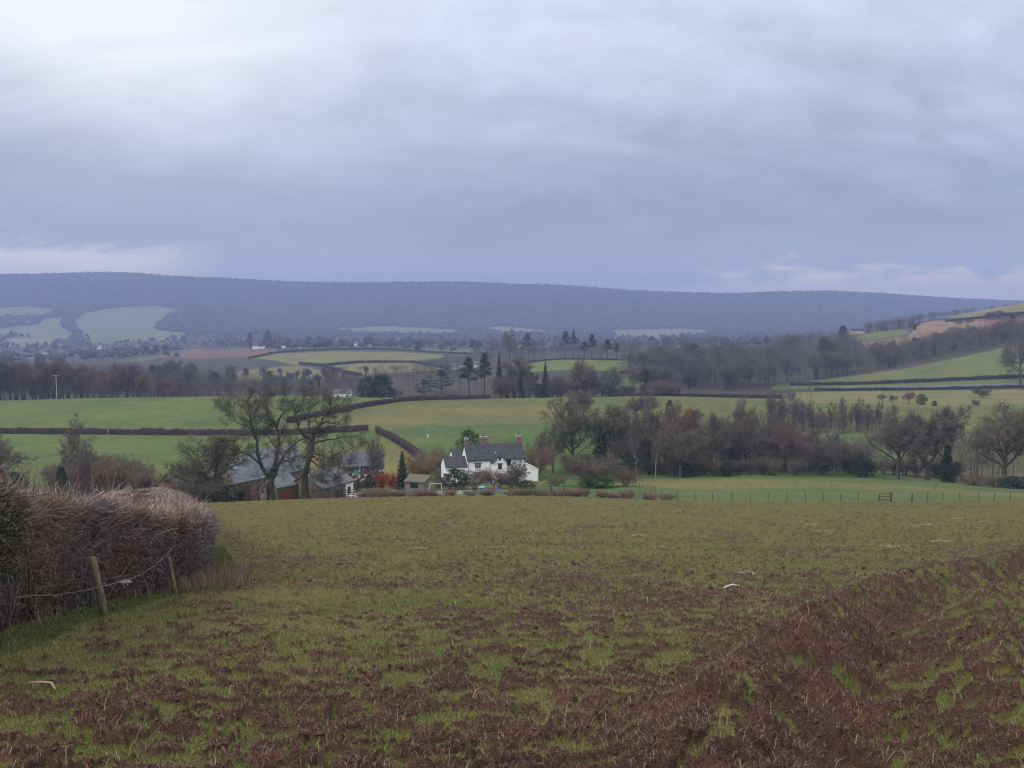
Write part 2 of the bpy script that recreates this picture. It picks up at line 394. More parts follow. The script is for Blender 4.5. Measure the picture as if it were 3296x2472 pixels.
GREEN = (.094,.128,.034); OLIVE = (.112,.124,.038); YELL = (.155,.150,.056); DEEP = (.074,.118,.030); WOOD = (.060,.052,.040)
PALE = (.155,.165,.085); BEIGE = (.20,.17,.10); RED = (.12,.07,.05)
FIELDS = [  # (colour, depth range, outline read off the lie of the land)
 (OLIVE, (104, 200), [(600,1700),(600,1500),(2000,1540),(2000,1700)]),
 ((0.087,0.122,0.040), (104, 250), [(2040,1640),(1980,1560),(2020,1527),(2500,1524),(2900,1532),(3130,1560),(4700,1595),(4700,1640)]),
 ((0.129,0.133,0.048), (120, 250), [(1980,1560),(2020,1535),(2600,1545),(3300,1590),(3300,1600),(2600,1570),(2200,1575)]),
 ((0.068,0.119,0.032), (110, 230), [(1700,1600),(1760,1545),(1900,1550),(2050,1580),(2200,1605),(1900,1610)]),
 (GREEN, (200, 322), [(-1500,1560),(-1500,1380),(1215,1380),(1340,1450),(1420,1530),(900,1560)]),
 
 (DEEP, (200, 333), [(1215,1380),(1330,1372),(1700,1364),(2100,1370),(2420,1380),(2720,1398),(2860,1412),(2940,1430),(2860,1540),(1340,1540),(1340,1450)]),
 (GREEN, (318, 480), [(-1500,1400),(-1500,1270),(1500,1270),(1280,1290),(1120,1302),(1020,1322),(960,1370),(930,1400)]),
 (OLIVE, (322, 480), [(930,1402),(1000,1340),(1120,1305),(1280,1292),(1500,1280),(1960,1260),(2500,1285),(2900,1300),(4700,1290),(4700,1420),(2860,1412),(2420,1381),(1700,1365),(1330,1373),(1215,1392)]),
 ((0.133,0.133,0.046), (322, 420), [(1050,1360),(1250,1320),(1800,1305),(1850,1345),(1700,1362),(1330,1370)]),
 ((0.152,0.150,0.056), (420, 560), [(2560,1300),(2560,1262),(2800,1258),(4700,1242),(4700,1300),(2900,1318)]),
 ((0.118,0.133,0.044), (560, 740), [(2480,1250),(2500,1238),(2700,1216),(2900,1188),(3050,1158),(3200,1126),(3270,1114),(4700,1095),(4700,1236),(2900,1246),(2500,1256)]),
 ((0.114,0.140,0.040), (640, 900), [(1700,1172),(1780,1156),(1900,1148),(2000,1156),(2060,1180),(2070,1200),(2000,1215),(1900,1225),(1740,1215),(1690,1200)]),
 ((0.099,0.133,0.040), (540, 800), [(2000,1260),(2000,1220),(2070,1200),(2090,1215),(2060,1245)]),
 (YELL, (900, 1400), [(790,1152),(900,1138),(1080,1131),(1280,1133),(1420,1140),(1430,1150),(1340,1162),(1200,1161),(1080,1168),(1000,1176),(930,1172),(880,1158)]),
 ((0.152,0.147,0.056), (800, 1400), [(1060,1180),(1150,1168),(1300,1166),(1390,1176),(1440,1192),(1380,1204),(1250,1204),(1140,1206)]),
 ((0.144,0.133,0.056), (700, 1300), [(700,1222),(790,1190),(870,1184),(960,1176),(1120,1208),(1130,1222),(900,1226)]),
 ((0.091,0.133,0.048), (800, 1500), [(1480,1220),(1540,1200),(1560,1210),(1510,1225)]),
 ((0.091,0.112,0.040), (1400, 1900), [(860,1140),(900,1126),(1150,1120),(1400,1122),(1700,1124),(1700,1132),(1400,1134),(1080,1128)]),
 ((0.091,0.126,0.040), (1000, 2100), [(380,1162),(560,1133),(640,1124),(760,1121),(820,1123),(700,1128),(560,1142),(450,1165)]),
 ((0.152,0.084,0.068), (1000, 2100), [(500,1150),(640,1128),(760,1125),(900,1122),(880,1135),(800,1148),(640,1156)]),
 ((0.106,0.133,0.048), (800, 1400), [(2730,1090),(2770,1078),(2830,1066),(2910,1060),(2930,1068),(2910,1082),(2830,1090),(2760,1096)]),
 ((0.220,0.154,0.108), (760, 1300), [(2770,1098),(2920,1084),(2960,1042),(3010,1032),(3060,1034),(3160,1030),(3240,1062),(3180,1066),(3060,1052),(3010,1085),(2930,1100),(2860,1122),(2790,1120)]),
 ((0.182,0.077,0.056), (760, 1300), [(2820,1122),(2870,1118),(2890,1132),(2840,1140)]),
 ((0.175,0.091,0.064), (760, 1300), [(3100,1026),(4700,1018),(4700,1060),(3230,1050)]),
 ((0.175,0.161,0.080), (1000, 1400), [(3040,1025),(3100,1002),(3200,985),(3320,970),(4700,930),(4700,1018),(3130,1022)]),
 (PALE, (1900, 5000), [(0,989),(90,987),(185,995),(150,1015),(60,1022),(-1400,1032),(-1400,989)]),
 (PALE, (1900, 5000), [(-1400,1060),(0,1058),(60,1050),(120,1045),(150,1022),(200,1022),(195,1050),(240,1078),(232,1090),(150,1100),(100,1085),(0,1080),(-1400,1080)]),
 (PALE, (1900, 5000), [(240,1032),(262,1012),(330,997),(400,988),(500,985),(580,998),(540,1020),(510,1040),(495,1060),(600,1073),(592,1092),(480,1095),(380,1105),(300,1112),(288,1085),(255,1070)]),
 ((0.106,0.147,0.064), (1900, 5000), [(290,1090),(380,1078),(400,1100),(330,1115),(295,1112)]),
 (BEIGE, (1900, 5000), [(20,1092),(60,1085),(130,1092),(210,1110),(160,1116),(30,1115)]),
 (PALE, (1600, 5000), [(60,1150),(120,1135),(200,1131),(230,1138),(180,1148),(100,1156)]),
 (BEIGE, (1600, 5000), [(380,1120),(450,1114),(540,1111),(545,1119),(480,1124),(400,1128)]),
 (PALE, (1900, 5000), [(1030,1057),(1130,1056),(1210,1051),(1330,1053),(1470,1060),(1480,1076),(1400,1081),(1200,1077),(1100,1070)]),
 (BEIGE, (1900, 5000), [(1560,1054),(1620,1051),(1720,1060),(1790,1068),(1800,1078),(1700,1078),(1580,1068)]),
 (PALE, (1700, 5000), [(1930,1066),(2060,1060),(2200,1058),(2310,1065),(2240,1085),(2130,1098),(2000,1086)]),
 ((0.114,0.133,0.064), (1400, 3000), [(880,1110),(1050,1105),(1250,1104),(1250,1108),(1060,1112),(900,1118)]),
 ((0.114,0.133,0.056), (1400, 3000), [(2100,1108),(2180,1102),(2330,1105),(2320,1118),(2150,1120)]),
]
def paint(V, base):
    u, v = proj(V[:, 0], V[:, 1], V[:, 2])
    # boundaries wander a little, as hedged fields do
    uu = u + 3 * perlin(u / 40, v / 14, 5); vv = v + 1.2 * perlin(u / 30, v / 30, 9)
    C = np.tile(np.array(base, np.float32), (len(V), 1)); hit = np.zeros(len(V), bool)
    for colr, (y0, y1), poly in FIELDS:
        m = (V[:, 1] >= y0) & (V[:, 1] <= y1); idx = np.nonzero(m)[0]
        if not len(idx): continue
        ii = idx[in_poly(uu[idx], vv[idx], poly)]
        C[ii] = colr; hit[ii] = True
    return C, hit

def grid_sheet(name, ys, As, zfun, smooth=True):
    A, Yg = np.meshgrid(As, ys)
    V = np.stack([A * Yg, Yg, np.zeros_like(A)], -1).reshape(-1, 3)
    V[:, 2] = zfun(V[:, 0], V[:, 1])
    r, cN = len(ys), len(As)
    i = np.arange(r * cN).reshape(r, cN)
    Q = np.stack([i[:-1, :-1], i[:-1, 1:], i[1:, 1:], i[1:, :-1]], -1).reshape(-1, 4)
    return V, Q

def land_mat():
    m, nt, b = newmat('grassland')
    a = nd(nt, 'ShaderNodeAttribute', attribute_name='tint')
    c = mul(nt, a.outputs['Color'], noise_ramp(nt, .035, (.72,.80,.82), (1.30,1.15,1.05), 6, .62, 'Object', .3, .7))
    c = mul(nt, c, noise_ramp(nt, .35, (.78,.82,.82), (1.22,1.16,1.08), 5, .7, 'Object', .3, .7, stretch=(1, .5, 1)))
    c = mul(nt, c, noise_ramp(nt, 2.2, (.80,.82,.82), (1.22,1.18,1.1), 4, .7, 'Object', .3, .7))
    nt.links.new(c, b.inputs['Base Color'])
    bp = nd(nt, 'ShaderNodeBump'); bp.inputs['Strength'].default_value = .6; bp.inputs['Distance'].default_value = .15
    n = nd(nt, 'ShaderNodeTexNoise'); n.inputs['Scale'].default_value = 1.8; n.inputs['Detail'].default_value = 6
    nt.links.new(nd(nt, 'ShaderNodeTexCoord').outputs['Object'], n.inputs['Vector'])
    nt.links.new(n.outputs['Fac'], bp.inputs['Height']); nt.links.new(bp.outputs[0], b.inputs['Normal'])
    return m
LANDM = land_mat()
As = np.concatenate([np.linspace(-1.15, -.64, 26)[:-1], np.linspace(-.64, .64, 900), np.linspace(.64, 1.15, 26)[1:]])
# the valley floor beyond the near field
ysv = np.concatenate([np.exp(np.linspace(math.log(110), math.log(480), 420)), np.exp(np.linspace(math.log(480), math.log(2000), 330))[1:]])
V, Q = grid_sheet('valley', ysv, As, lambda x, y: HGT(x, y) + .25 * fbm(x / 22, y / 22, 3, 3))
C, hit = paint(V, WOOD)
C[~hit & (V[:, 1] < 470)] = (.080,.082,.034)
_m = (V[:, 1] > 196) & (V[:, 1] < 470)
_u, _v = proj(V[:, 0], V[:, 1], V[:, 2])
_q = (sstep(620, 1050, _u) * sstep(1400, 1250, _u) * sstep(300, 265, V[:, 1]) * .9 + .35 * sstep(.0, .6, fbm(V[:, 0] / 30, V[:, 1] / 18, 4, 12))) * _m * hit
C = C * (1 - _q[:, None]) + np.array([.150,.138,.052]) * _q[:, None]
gr = link('ground', mesh_np('ground', V, Q, smooth=True, col=C), LANDM, kind='structure', label='rolling valley floor of green and yellowish pastures', category='ground')
# the far hill
ysh = np.concatenate([np.linspace(1990, 4990, 330), np.linspace(5000, 7190, 24)])
V, Q = grid_sheet('hill', ysh, As, lambda x, y: HGT(x, y) - .5 + 3 * fbm(x / 300, y / 300, 3, 8))
HC, hhit = paint(V, (.07,.055,.045))
link('hill', mesh_np('hill', V, Q, smooth=True, col=HC), LANDM, kind='structure', label='long wooded hill closing the far side of the valley', category='hill')

# ------------------------------------------------------------------ the near field: poached pasture with red earth
_rp = [ground_at(2210, 2520), ground_at(2400, 2300), ground_at(2560, 2130), ground_at(2720, 1985), ground_at(2870, 1910), ground_at(3040, 1865), ground_at(3296, 1800), ground_at(3560, 1740)]
RUT = np.array([(p[0], p[1]) for p in _rp])
RUT = np.vstack([[RUT[0] - (RUT[1] - RUT[0]) * 3], RUT])
def rut_dist(x, y):
    best = np.full(x.shape, 1e9); sgn = np.zeros(x.shape)
    for p, q in zip(RUT[:-1], RUT[1:]):
        d = q - p; L2 = d @ d
        t = np.clip(((x - p[0]) * d[0] + (y - p[1]) * d[1]) / L2, 0, 1)
        ex = x - (p[0] + t * d[0]); ey = y - (p[1] + t * d[1])
        r = np.hypot(ex, ey); s = np.sign(d[1] * ex - d[0] * ey)
        m = r < best; best = np.where(m, r, best); sgn = np.where(m, s, sgn)
    return best * np.where(sgn == 0, 1, sgn)      # positive on the right, the churned side
HEDGE = np.array([(-5.6, 1.0), (-5.85, 5), (-6.2, 10.3), (-6.4, 11), (-7.0, 12.9), (-7.3, 14.4), (-7.65, 18.4), (-7.2, 20.6), (-8.35, 25), (-11.6, 34), (-17, 48), (-26, 70), (-38, 96), (-52, 120)], float)   # its face towards the field
def hedge_face(y): return np.interp(y, HEDGE[:, 1], HEDGE[:, 0])

def soil_mask(x, y):
    d = rut_dist(x, y)
    wx = x + .25 * perlin(x * 1.3, y * 1.3, 31); wy = y + .25 * perlin(x * 1.3, y * 1.3, 32)
    n = .95 * perlin(wx * 2.5, wy * 2.9, 21) + .78 * perlin(wx * 5.4, wy * 6.0, 22) + .52 * perlin(wx * 11, wy * 11.5, 23) + .30 * perlin(x * 22, y * 23, 24)
    n = n + .34 * perlin(x * .33, y * .26, 25) + .22 * perlin(x * .09, y * .07, 26)
    # how much earth shows: most in the gateway by the camera, least far down the slope
    th = np.interp(y, [0, 5, 8, 12, 18, 28, 45, 70, 100], [.10, .18, .28, .34, .38, .40, .44, .53, .66])
    cx_ = np.interp(y, [0, 12, 20, 40], [1.0, 2.2, 3.0, 4.0])
    th = th - .14 * np.exp(-((x - cx_) / 3.0) ** 2) * sstep(34, 12, y)
    th = th - .16 * sstep(.2, 0.0, np.abs((x + 3.6) / np.maximum(y, 1) + .12) - .14) * sstep(15, 8, y)
    th = th + .20 * np.exp(-((x / np.maximum(y, 1) + .23) / .07) ** 2) * sstep(6.5, 8.5, y) * sstep(30, 12, y)
    th = np.where(d > 0, th - .14 * sstep(0, .4, d) * sstep(3.6, 1.8, d) - .07 * sstep(12, 5, d), th - .90 * sstep(.62, .20, -d))
    th = th - .42 * np.exp(-((d - .45) / .55) ** 2)
    th = th + .9 * sstep(1.1, .3, x - hedge_face(y))
    return sstep(th - .05, th + .13, n), n - th, d

def near_z(x, y, soil=None):
    soil, e, d = soil_mask(x, y)
    soil = sstep(-.10, .30, e)                      # clods swell from their edges
    z = HGT(x, y) + .05 * fbm(x * .55, y * .55, 3, 41)
    lump = .55 + .5 * perlin(x * 4.0, y * 4.4, 42) + .35 * perlin(x * 6.1, y * 6.6, 47)
    z = z + soil * np.clip(.7 + .03 * y, 1, 2.0) * (.016 + .050 * np.clip(lump, 0, 1) * (1 + .5 * perlin(x * 1.2, y * 1.2, 45)))
    z = z + soil * (.022 * perlin(x * 7.5, y * 7.5, 43) + .018 * perlin(x * 12.5, y * 12.5, 48)) + (.006 + .026 * soil) * perlin(x * 17, y * 17, 44) + soil * .016 * perlin(x * 38, y * 38, 46)
    # thrown-up bank and the wheel ruts on its right
    wob = d + .16 * perlin(x * .8, y * .8, 51)
    bank = .35 * np.exp(-((wob) / .42) ** 2) - .24 * np.exp(-((wob - .95) / .40) ** 2) + .18 * np.exp(-((wob - 1.9) / .35) ** 2) - .16 * np.exp(-((wob - 2.7) / .35) ** 2) + .12 * np.exp(-((wob - 3.6) / .5) ** 2)
    win = sstep(-.5, .4, d) * sstep(9, 5, d)
    bank = bank + win * (.10 * perlin(x * 1.5, y * 1.8, 53) + .06 * perlin(x * 3.3, y * 3.6, 54))
    bank = bank * sstep(3.6, 6.2, y)
    return z + bank * (1 + .35 * perlin(x * 1.7, y * 1.7, 52))

vrows = np.linspace(2640, 1598, 900)
ysn = np.array(sorted({round(float(q), 4) for q in np.concatenate([np.linspace(1.2, 3.0, 24), [ground_at(1648, vv, 1.2, 140)[1] for vv in np.linspace(3300, 1604, 940)], np.linspace(84, 114, 46)])}))
Asn = np.concatenate([np.linspace(-1.15, -.63, 90)[:-1], np.linspace(-.63, .63, 1150), np.linspace(.63, 1.15, 90)[1:]])
V, Q = grid_sheet('pasture', ysn, Asn, lambda x, y: 0 * x)
soil, nn, dd = soil_mask(V[:, 0], V[:, 1])
V[:, 2] = near_z(V[:, 0], V[:, 1], soil)
V[:, 2] -= .9 * sstep(108, 114, V[:, 1])
x, y = V[:, 0], V[:, 1]
dry = np.clip(.5 + .55 * fbm(x * .35, y * .35, 4, 61) + .35 * perlin(x * 3, y * 3, 62), 0, 1)
far = sstep(12, 70, y)
g = np.array([.080,.096,.023]) ; st = np.array([.180,.145,.065]); mid = np.array([.132,.119,.036])
G = g * (1 - dry[:, None] * .55) + st * dry[:, None] * .55
G = G * (1 - .75 * far[:, None]) + mid * (.85 + .3 * dry[:, None]) * (.75 * far[:, None])
S = np.array([.082,.044,.034]) * (1 + .35 * perlin(x * 5, y * 5, 63) + .25 * perlin(x * .5, y * .5, 64))[:, None]
S = S * (1 - .25 * far[:, None]) + np.array([.085,.055,.036]) * .25 * far[:, None]
C = G * (1 - soil[:, None]) + S * soil[:, None]
def near_mat():
    m, nt, b = newmat('pasture')
    a = nd(nt, 'ShaderNodeAttribute', attribute_name='tint')
    c = mul(nt, a.outputs['Color'], noise_ramp(nt, 28, (.55,.55,.55), (1.35,1.32,1.25), 6, .75, 'Object', .32, .68))
    c = mul(nt, c, noise_ramp(nt, 5, (.78,.80,.80), (1.2,1.18,1.12), 5, .7, 'Object', .32, .68))
    nt.links.new(c, b.inputs['Base Color'])
    bp = nd(nt, 'ShaderNodeBump'); bp.inputs['Strength'].default_value = .9; bp.inputs['Distance'].default_value = .02
    n = nd(nt, 'ShaderNodeTexNoise'); n.inputs['Scale'].default_value = 34; n.inputs['Detail'].default_value = 7; n.inputs['Roughness'].default_value = .7
    nt.links.new(nd(nt, 'ShaderNodeTexCoord').outputs['Object'], n.inputs['Vector'])
    nt.links.new(n.outputs['Fac'], bp.inputs['Height']); nt.links.new(bp.outputs[0], b.inputs['Normal'])
    return m
NEARM = near_mat()
# the part of the field behind the camera
Xb, Yb = np.meshgrid(np.linspace(-70, 70, 71), np.linspace(-80, 1.25, 42))
Vb = np.stack([Xb.ravel(), Yb.ravel(), HGT(Xb.ravel(), Yb.ravel()) - .03], -1)
ib = np.arange(71 * 42).reshape(42, 71) + len(V)
Qb = np.stack([ib[:-1, :-1], ib[:-1, 1:], ib[1:, 1:], ib[1:, :-1]], -1).reshape(-1, 4)
link('field', mesh_np('field', np.vstack([V, Vb]), np.vstack([Q, Qb]), smooth=True, col=np.vstack([C, np.tile([.13,.14,.045], (len(Vb), 1))])), NEARM,
     kind='structure', label='sloping pasture churned into red earth clods and ruts', category='field')

# ------------------------------------------------------------------ grass and straw on the near field
def blades(n, y0, y1, hgt, wid, sel, colf, lean=.5, amax=.62, tp=1.0):
    t = rng.random(n) ** tp
    y = np.exp(math.log(y0) + (math.log(y1) - math.log(y0)) * t)
    x = (rng.random(n) * 2 - 1) * amax * y
    soil, nn, d = soil_mask(x, y)
    keep = sel(x, y, soil, d) & (x > hedge_face(y) - .35); x, y, soil = x[keep], y[keep], soil[keep]
    z = near_z(x, y, soil)
    k = len(x)
    h = hgt * (.45 + 1.0 * rng.random(k)) * (y / 10) ** .22; w = wid * (.6 + .8 * rng.random(k)) * (np.maximum(y, 6) / 8) ** .72
    an = rng.random(k) * 2 * pi; le = lean * (.2 + rng.random(k) * 1.2); la = rng.random(k) * 2 * pi
    dx, dy = np.cos(an) * w / 2, np.sin(an) * w / 2
    mx, my = np.cos(la) * le * h, np.sin(la) * le * h
    P = np.zeros((k, 5, 3))
    P[:, 0] = np.stack([x - dx, y - dy, z - .008], -1); P[:, 1] = np.stack([x + dx, y + dy, z - .008], -1)
    P[:, 2] = np.stack([x + dx * .8 + mx * .4, y + dy * .8 + my * .4, z + h * .6], -1); P[:, 3] = np.stack([x - dx * .8 + mx * .4, y - dy * .8 + my * .4, z + h * .6], -1)
    P[:, 4] = np.stack([x + mx, y + my, z + h * (1 - .28 * np.minimum(le, 1.6))], -1)
    b = np.arange(k)[:, None] * 5
    Q = b + np.array([[0, 1, 2, 3]]); T = b + np.array([[3, 2, 4]])
    C = np.repeat(colf(x, y, k)[:, None, :], 5, 1)
    return P.reshape(-1, 3), Q, T, C.reshape(-1, 3)
def gcol(x, y, k):
    r = rng.random((k, 1)); dry = np.clip(.58 + .7 * fbm(x * .35, y * .35, 4, 61) + .5 * (rng.random(k) - .5), 0, 1)[:, None]
    fr = sstep(14, 60, y)[:, None]
    a = np.array([.102,.128,.027]) * (.6 + .8 * r); s = np.array([.26,.21,.095]) * (.6 + .7 * r)
    a = a * (1 - .5 * fr) + np.array([.145,.130,.036]) * .5 * fr
    return a * (1 - dry) + s * dry
def scol(x, y, k):
    r = rng.random((k, 1)); q = rng.random((k, 1))
    a = np.array([.102,.054,.041]) * (.5 + .9 * r); s = np.array([.29,.21,.14]) * (.5 + .8 * r)
    return np.where(q < .30, s, a)
parts = [
 blades(int(650000 * GRASS), 3.4, 104, .026, .0050, lambda x, y, s, d: s < .12 + .80 * rng.random(len(x)) ** 1.3, gcol, .9, tp=.95),
 blades(int(16000 * GRASS), 3.6, 40, .065, .0060, lambda x, y, s, d: (s < .5) & (perlin(x * 1.4, y * 1.4, 77) > .25), lambda x, y, k: gcol(x, y, k) * np.array([.80, 1.12, .8]), .6),
]
def pack(parts):
    Vs, Qs, Ts, Cs, n = [], [], [], [], 0
    for P, Q, T, C in parts:
        Vs.append(P); Qs.append(Q + n); Ts.append(T + n); Cs.append(C); n += len(P)
    return np.vstack(Vs), np.vstack(Qs), np.vstack(Ts), np.vstack(Cs)
P, Q, T, C = pack(parts)
BLADEM = simple('grass_blade', (.9,.9,.9), (1.1,1.1,1.1), 2, .8, .2, tint=True)
link('grass', mesh_np('grass', P, Q, T, col=C), BLADEM, kind='stuff', label='short grazed green and straw coloured grass on the near field', category='grass')
parts = [
 blades(int(330000 * GRASS), 3.4, 60, .042, .0042, lambda x, y, s, d: s > .10 + .6 * rng.random(len(x)), scol, 1.4),
 blades(int(6000 * GRASS), 5.0, 60, .11, .0042, lambda x, y, s, d: rng.random(len(x)) < .5, lambda x, y, k: np.array([.33,.27,.16]) * (.6 + .7 * rng.random((k, 1))), .9),
]
P, Q, T, C = pack(parts)
link('dead_grass', mesh_np('dead_grass', P, Q, T, col=C), BLADEM, kind='stuff', label='brown roots and dead straw matted over the red clods', category='dead grass')

def clods(n, y0, y1, size, seed):
    r = np.random.default_rng(seed)
    y = np.exp(np.log(y0) + (np.log(y1) - np.log(y0)) * r.random(n)); x = (r.random(n) * 2 - 1) * .62 * y
    soil, nn, d = soil_mask(x, y); k = (soil > .45) & (x > hedge_face(y) + .6); x, y, soil = x[k], y[k], soil[k]; n = len(x)
    z = near_z(x, y, soil)
    t = (1 + 5 ** .5) / 2
    I = np.array([(-1,t,0),(1,t,0),(-1,-t,0),(1,-t,0),(0,-1,t),(0,1,t),(0,-1,-t),(0,1,-t),(t,0,-1),(t,0,1),(-t,0,-1),(-t,0,1)]) / 1.9
    Fc = np.array([(0,11,5),(0,5,1),(0,1,7),(0,7,10),(0,10,11),(1,5,9),(5,11,4),(11,10,2),(10,7,6),(7,1,8),(3,9,4),(3,4,2),(3,2,6),(3,6,8),(3,8,9),(4,9,5),(2,4,11),(6,2,10),(8,6,7),(9,8,1)])
    s = size * np.exp(r.normal(size=n) * .38) * (y / 9) ** .6
    ax = np.stack([s * r.uniform(.7, 1.4, n), s * r.uniform(.7, 1.4, n), s * r.uniform(.5, .95, n)], -1)
    a = r.random(n) * 6.28; ca, sa = np.cos(a)[:, None], np.sin(a)[:, None]
    P = I[None] * (1 + .22 * r.normal(size=(n, 12, 1))) * ax[:, None]
    P = np.stack([P[..., 0] * ca - P[..., 1] * sa, P[..., 0] * sa + P[..., 1] * ca, P[..., 2]], -1) + np.stack([x, y, z + s * .18], -1)[:, None]
    T = (np.arange(n)[:, None, None] * 12 + Fc[None]).reshape(-1, 3)
    C = np.repeat(np.array([.085,.046,.036]) * (.6 + .75 * r.random((n, 1))), 12, 0)
    return P.reshape(-1, 3), np.zeros((0, 4), int), T, C
P, Q, T, C = pack([clods(int(75000 * GRASS), 3.6, 45, .0085, 1), clods(int(2500 * GRASS), 4.3, 30, .019, 2)])
link('soil_clods', mesh_np('soil_clods', P, None, T, col=C), BLADEM, kind='stuff', label='crumbled red earth clods trodden out of the near field', category='soil')
# ------------------------------------------------------------------ plant prototypes (unit height), shared by their copies
TWIG = simple('twig', (.116,.103,.090), (.182,.165,.144), 3, .95, .05, objcol=True)
BARK = simple('bark', (.060,.054,.046), (.118,.105,.092), 6, .95, .05, objcol=True, stretch=(1, 1, .25))
LEAF = simple('evergreen_leaf', (.016,.030,.014), (.038,.060,.024), 5, .7, .25, objcol=True)

class P: pass
def params(**k):
    p = P(); p.__dict__.update(dict(levels=4, nchild=(7,6,5,4), ratio=(.62,.5,.48,.5), ang=(55,45,45,40), trop=(.0,.04,.04,.03,.02), wob=(.05,.12,.16,.2,.22),
         tmin=(.32,.25,.2,.15), seg=(6,5,4,3,2), r0=.024, rr=.55, taper=.75, trunkL=.62, tw=.0021, stems=1, spread=0, env=None)); p.__dict__.update(k); return p

def rot_about(d, ang, az):
    o = d.orthogonal().normalized(); q = d.cross(o)
    return (d * cos(ang) + (o * cos(az) + q * sin(az)) * sin(ang)).normalized()

def grow(rd, p, pos, d, L, r, lev, out):
    n = p.seg[min(lev, len(p.seg) - 1)]; st = L / n
    pts = [pos.copy()]; rads = [r]
    for i in range(n):
        w_ = p.wob[lev]
        d = (d + Vector((rd.gauss(0, w_), rd.gauss(0, w_), rd.gauss(0, w_) + p.trop[lev]))).normalized()
        pts.append(pts[-1] + d * st); rads.append(max(r * (1 - (i + 1) / n * p.taper), p.tw * .5))
    out.append((lev, pts, rads))
    if lev >= p.levels: return
    nc = p.nchild[lev]; az = rd.random() * 6.28
    for c in range(nc):
        t = p.tmin[lev] + (1 - p.tmin[lev]) * (c + rd.random() * .8) / nc
        t = min(t, .999); f = t * n; i = int(f); q = pts[i].lerp(pts[i + 1], f - i)
        dd = (pts[i + 1] - pts[i]).normalized(); az += 2.4 + rd.gauss(0, .35)
        cd = rot_about(dd, radians(p.ang[lev] * rd.uniform(.65, 1.25)), az)
        cl = L * p.ratio[lev] * (1.15 - .5 * t) * rd.uniform(.7, 1.2)
        cr = max(min(rads[i] * .8, r * p.rr) * rd.uniform(.7, 1), p.tw)
        grow(rd, p, q, cd, cl, cr, lev + 1, out)

def tubes(branches, sides):
    """prisms along many polylines, as numpy arrays"""
    V = []; Q = []; b = 0
    for lev, pts, rads in branches:
        n = sides; ref = None
        for i, q in enumerate(pts):
            d = (pts[min(i + 1, len(pts) - 1)] - pts[max(i - 1, 0)])
            if d.length < 1e-9: d = Vector((0, 0, 1))
            d.normalize()
            if ref is None: ref = d.orthogonal().normalized()
            ref = ref - d * ref.dot(d)
            if ref.length < 1e-6: ref = d.orthogonal()
            ref.normalize(); c = d.cross(ref)
            for k in range(n):
                a = 2 * pi * k / n
                o = q + (ref * cos(a) + c * sin(a)) * rads[i]
                V.append((o.x, o.y, o.z))
        for i in range(len(pts) - 1):
            for k in range(n):
                k2 = (k + 1) % n
                Q.append((b + i*n + k, b + i*n + k2, b + (i+1)*n + k2, b + (i+1)*n + k))
        b += n * len(pts)
    return V, Q

PROTO = {}
def finish(name, woody, twigs, leaves=None, norm=True, matleaf=None, fuzz=None):
    """woody/twigs: branch lists; leaves: (V, Q)"""
    Vw, Qw = tubes(woody, 7) if woody else ([], [])
    Vt, Qt = tubes(twigs, 3) if twigs else ([], [])
    if fuzz is not None:
        Qt = np.vstack([np.array(Qt).reshape(-1, 4), fuzz[1] + len(Vt)]).astype(int); Vt = np.vstack([np.array(Vt).reshape(-1, 3), fuzz[0]])
    Vl, Ql = leaves if leaves is not None else (np.zeros((0, 3)), np.zeros((0, 4), int))
    allV = np.vstack([np.array(q, float).reshape(-1, 3) for q in (Vw, Vt, Vl) if len(q)])
    zt = np.percentile(allV[:, 2], 99.8) if norm else 1.0
    sx = 1 / zt
    rxy = np.percentile(np.hypot(allV[:, 0], allV[:, 1]), 96) * sx
    pr = {'w': 2 * rxy, 'parts': []}
    if len(Vw):
        pr['parts'].append(('trunk', mesh_np(name + '_trunk', np.array(Vw) * sx, Qw, smooth=True), BARK))
    Vc = np.vstack([np.array(q, float).reshape(-1, 3) for q in (Vt, Vl) if len(q)]) * sx
    Qc = []
    if len(Qt): Qc.append(np.array(Qt))
    if len(Ql): Qc.append(np.array(Ql) + len(Vt))
    mc = mesh_np(name + '_crown', Vc, np.vstack(Qc))
    mc.materials.append(TWIG); mc.materials.append(matleaf or LEAF)
    if len(Ql):
        mi = np.zeros(len(mc.polygons), np.int32); mi[len(Qt):] = 1; mc.polygons.foreach_set('material_index', mi)
    pr['parts'].append(('crown', mc, None))
    PROTO[name] = pr

def leafcards(centres, per, rad, size, seed, flat=1.0, droop=0):
    r = np.random.default_rng(seed)
    c = np.repeat(np.asarray(centres, float), per, 0); n = len(c)
    rr = np.repeat(np.asarray(rad if hasattr(rad, '__len__') else [rad] * len(centres), float), per)
    o = r.normal(size=(n, 3)); o /= np.linalg.norm(o, axis=1)[:, None]
    o *= (rr * r.random(n) ** .45)[:, None]; o[:, 2] *= flat
    p = c + o
    a = r.normal(size=(n, 3)); a /= np.linalg.norm(a, axis=1)[:, None]
    b = np.cross(a, r.normal(size=(n, 3))); b /= np.linalg.norm(b, axis=1)[:, None]
    s = (size * (.5 + r.random(n)))[:, None]
    V = np.stack([p - a * s, p + b * s * .45, p + a * s, p - b * s * .45], 1).reshape(-1, 3)
    return V, np.arange(n * 4).reshape(-1, 4)

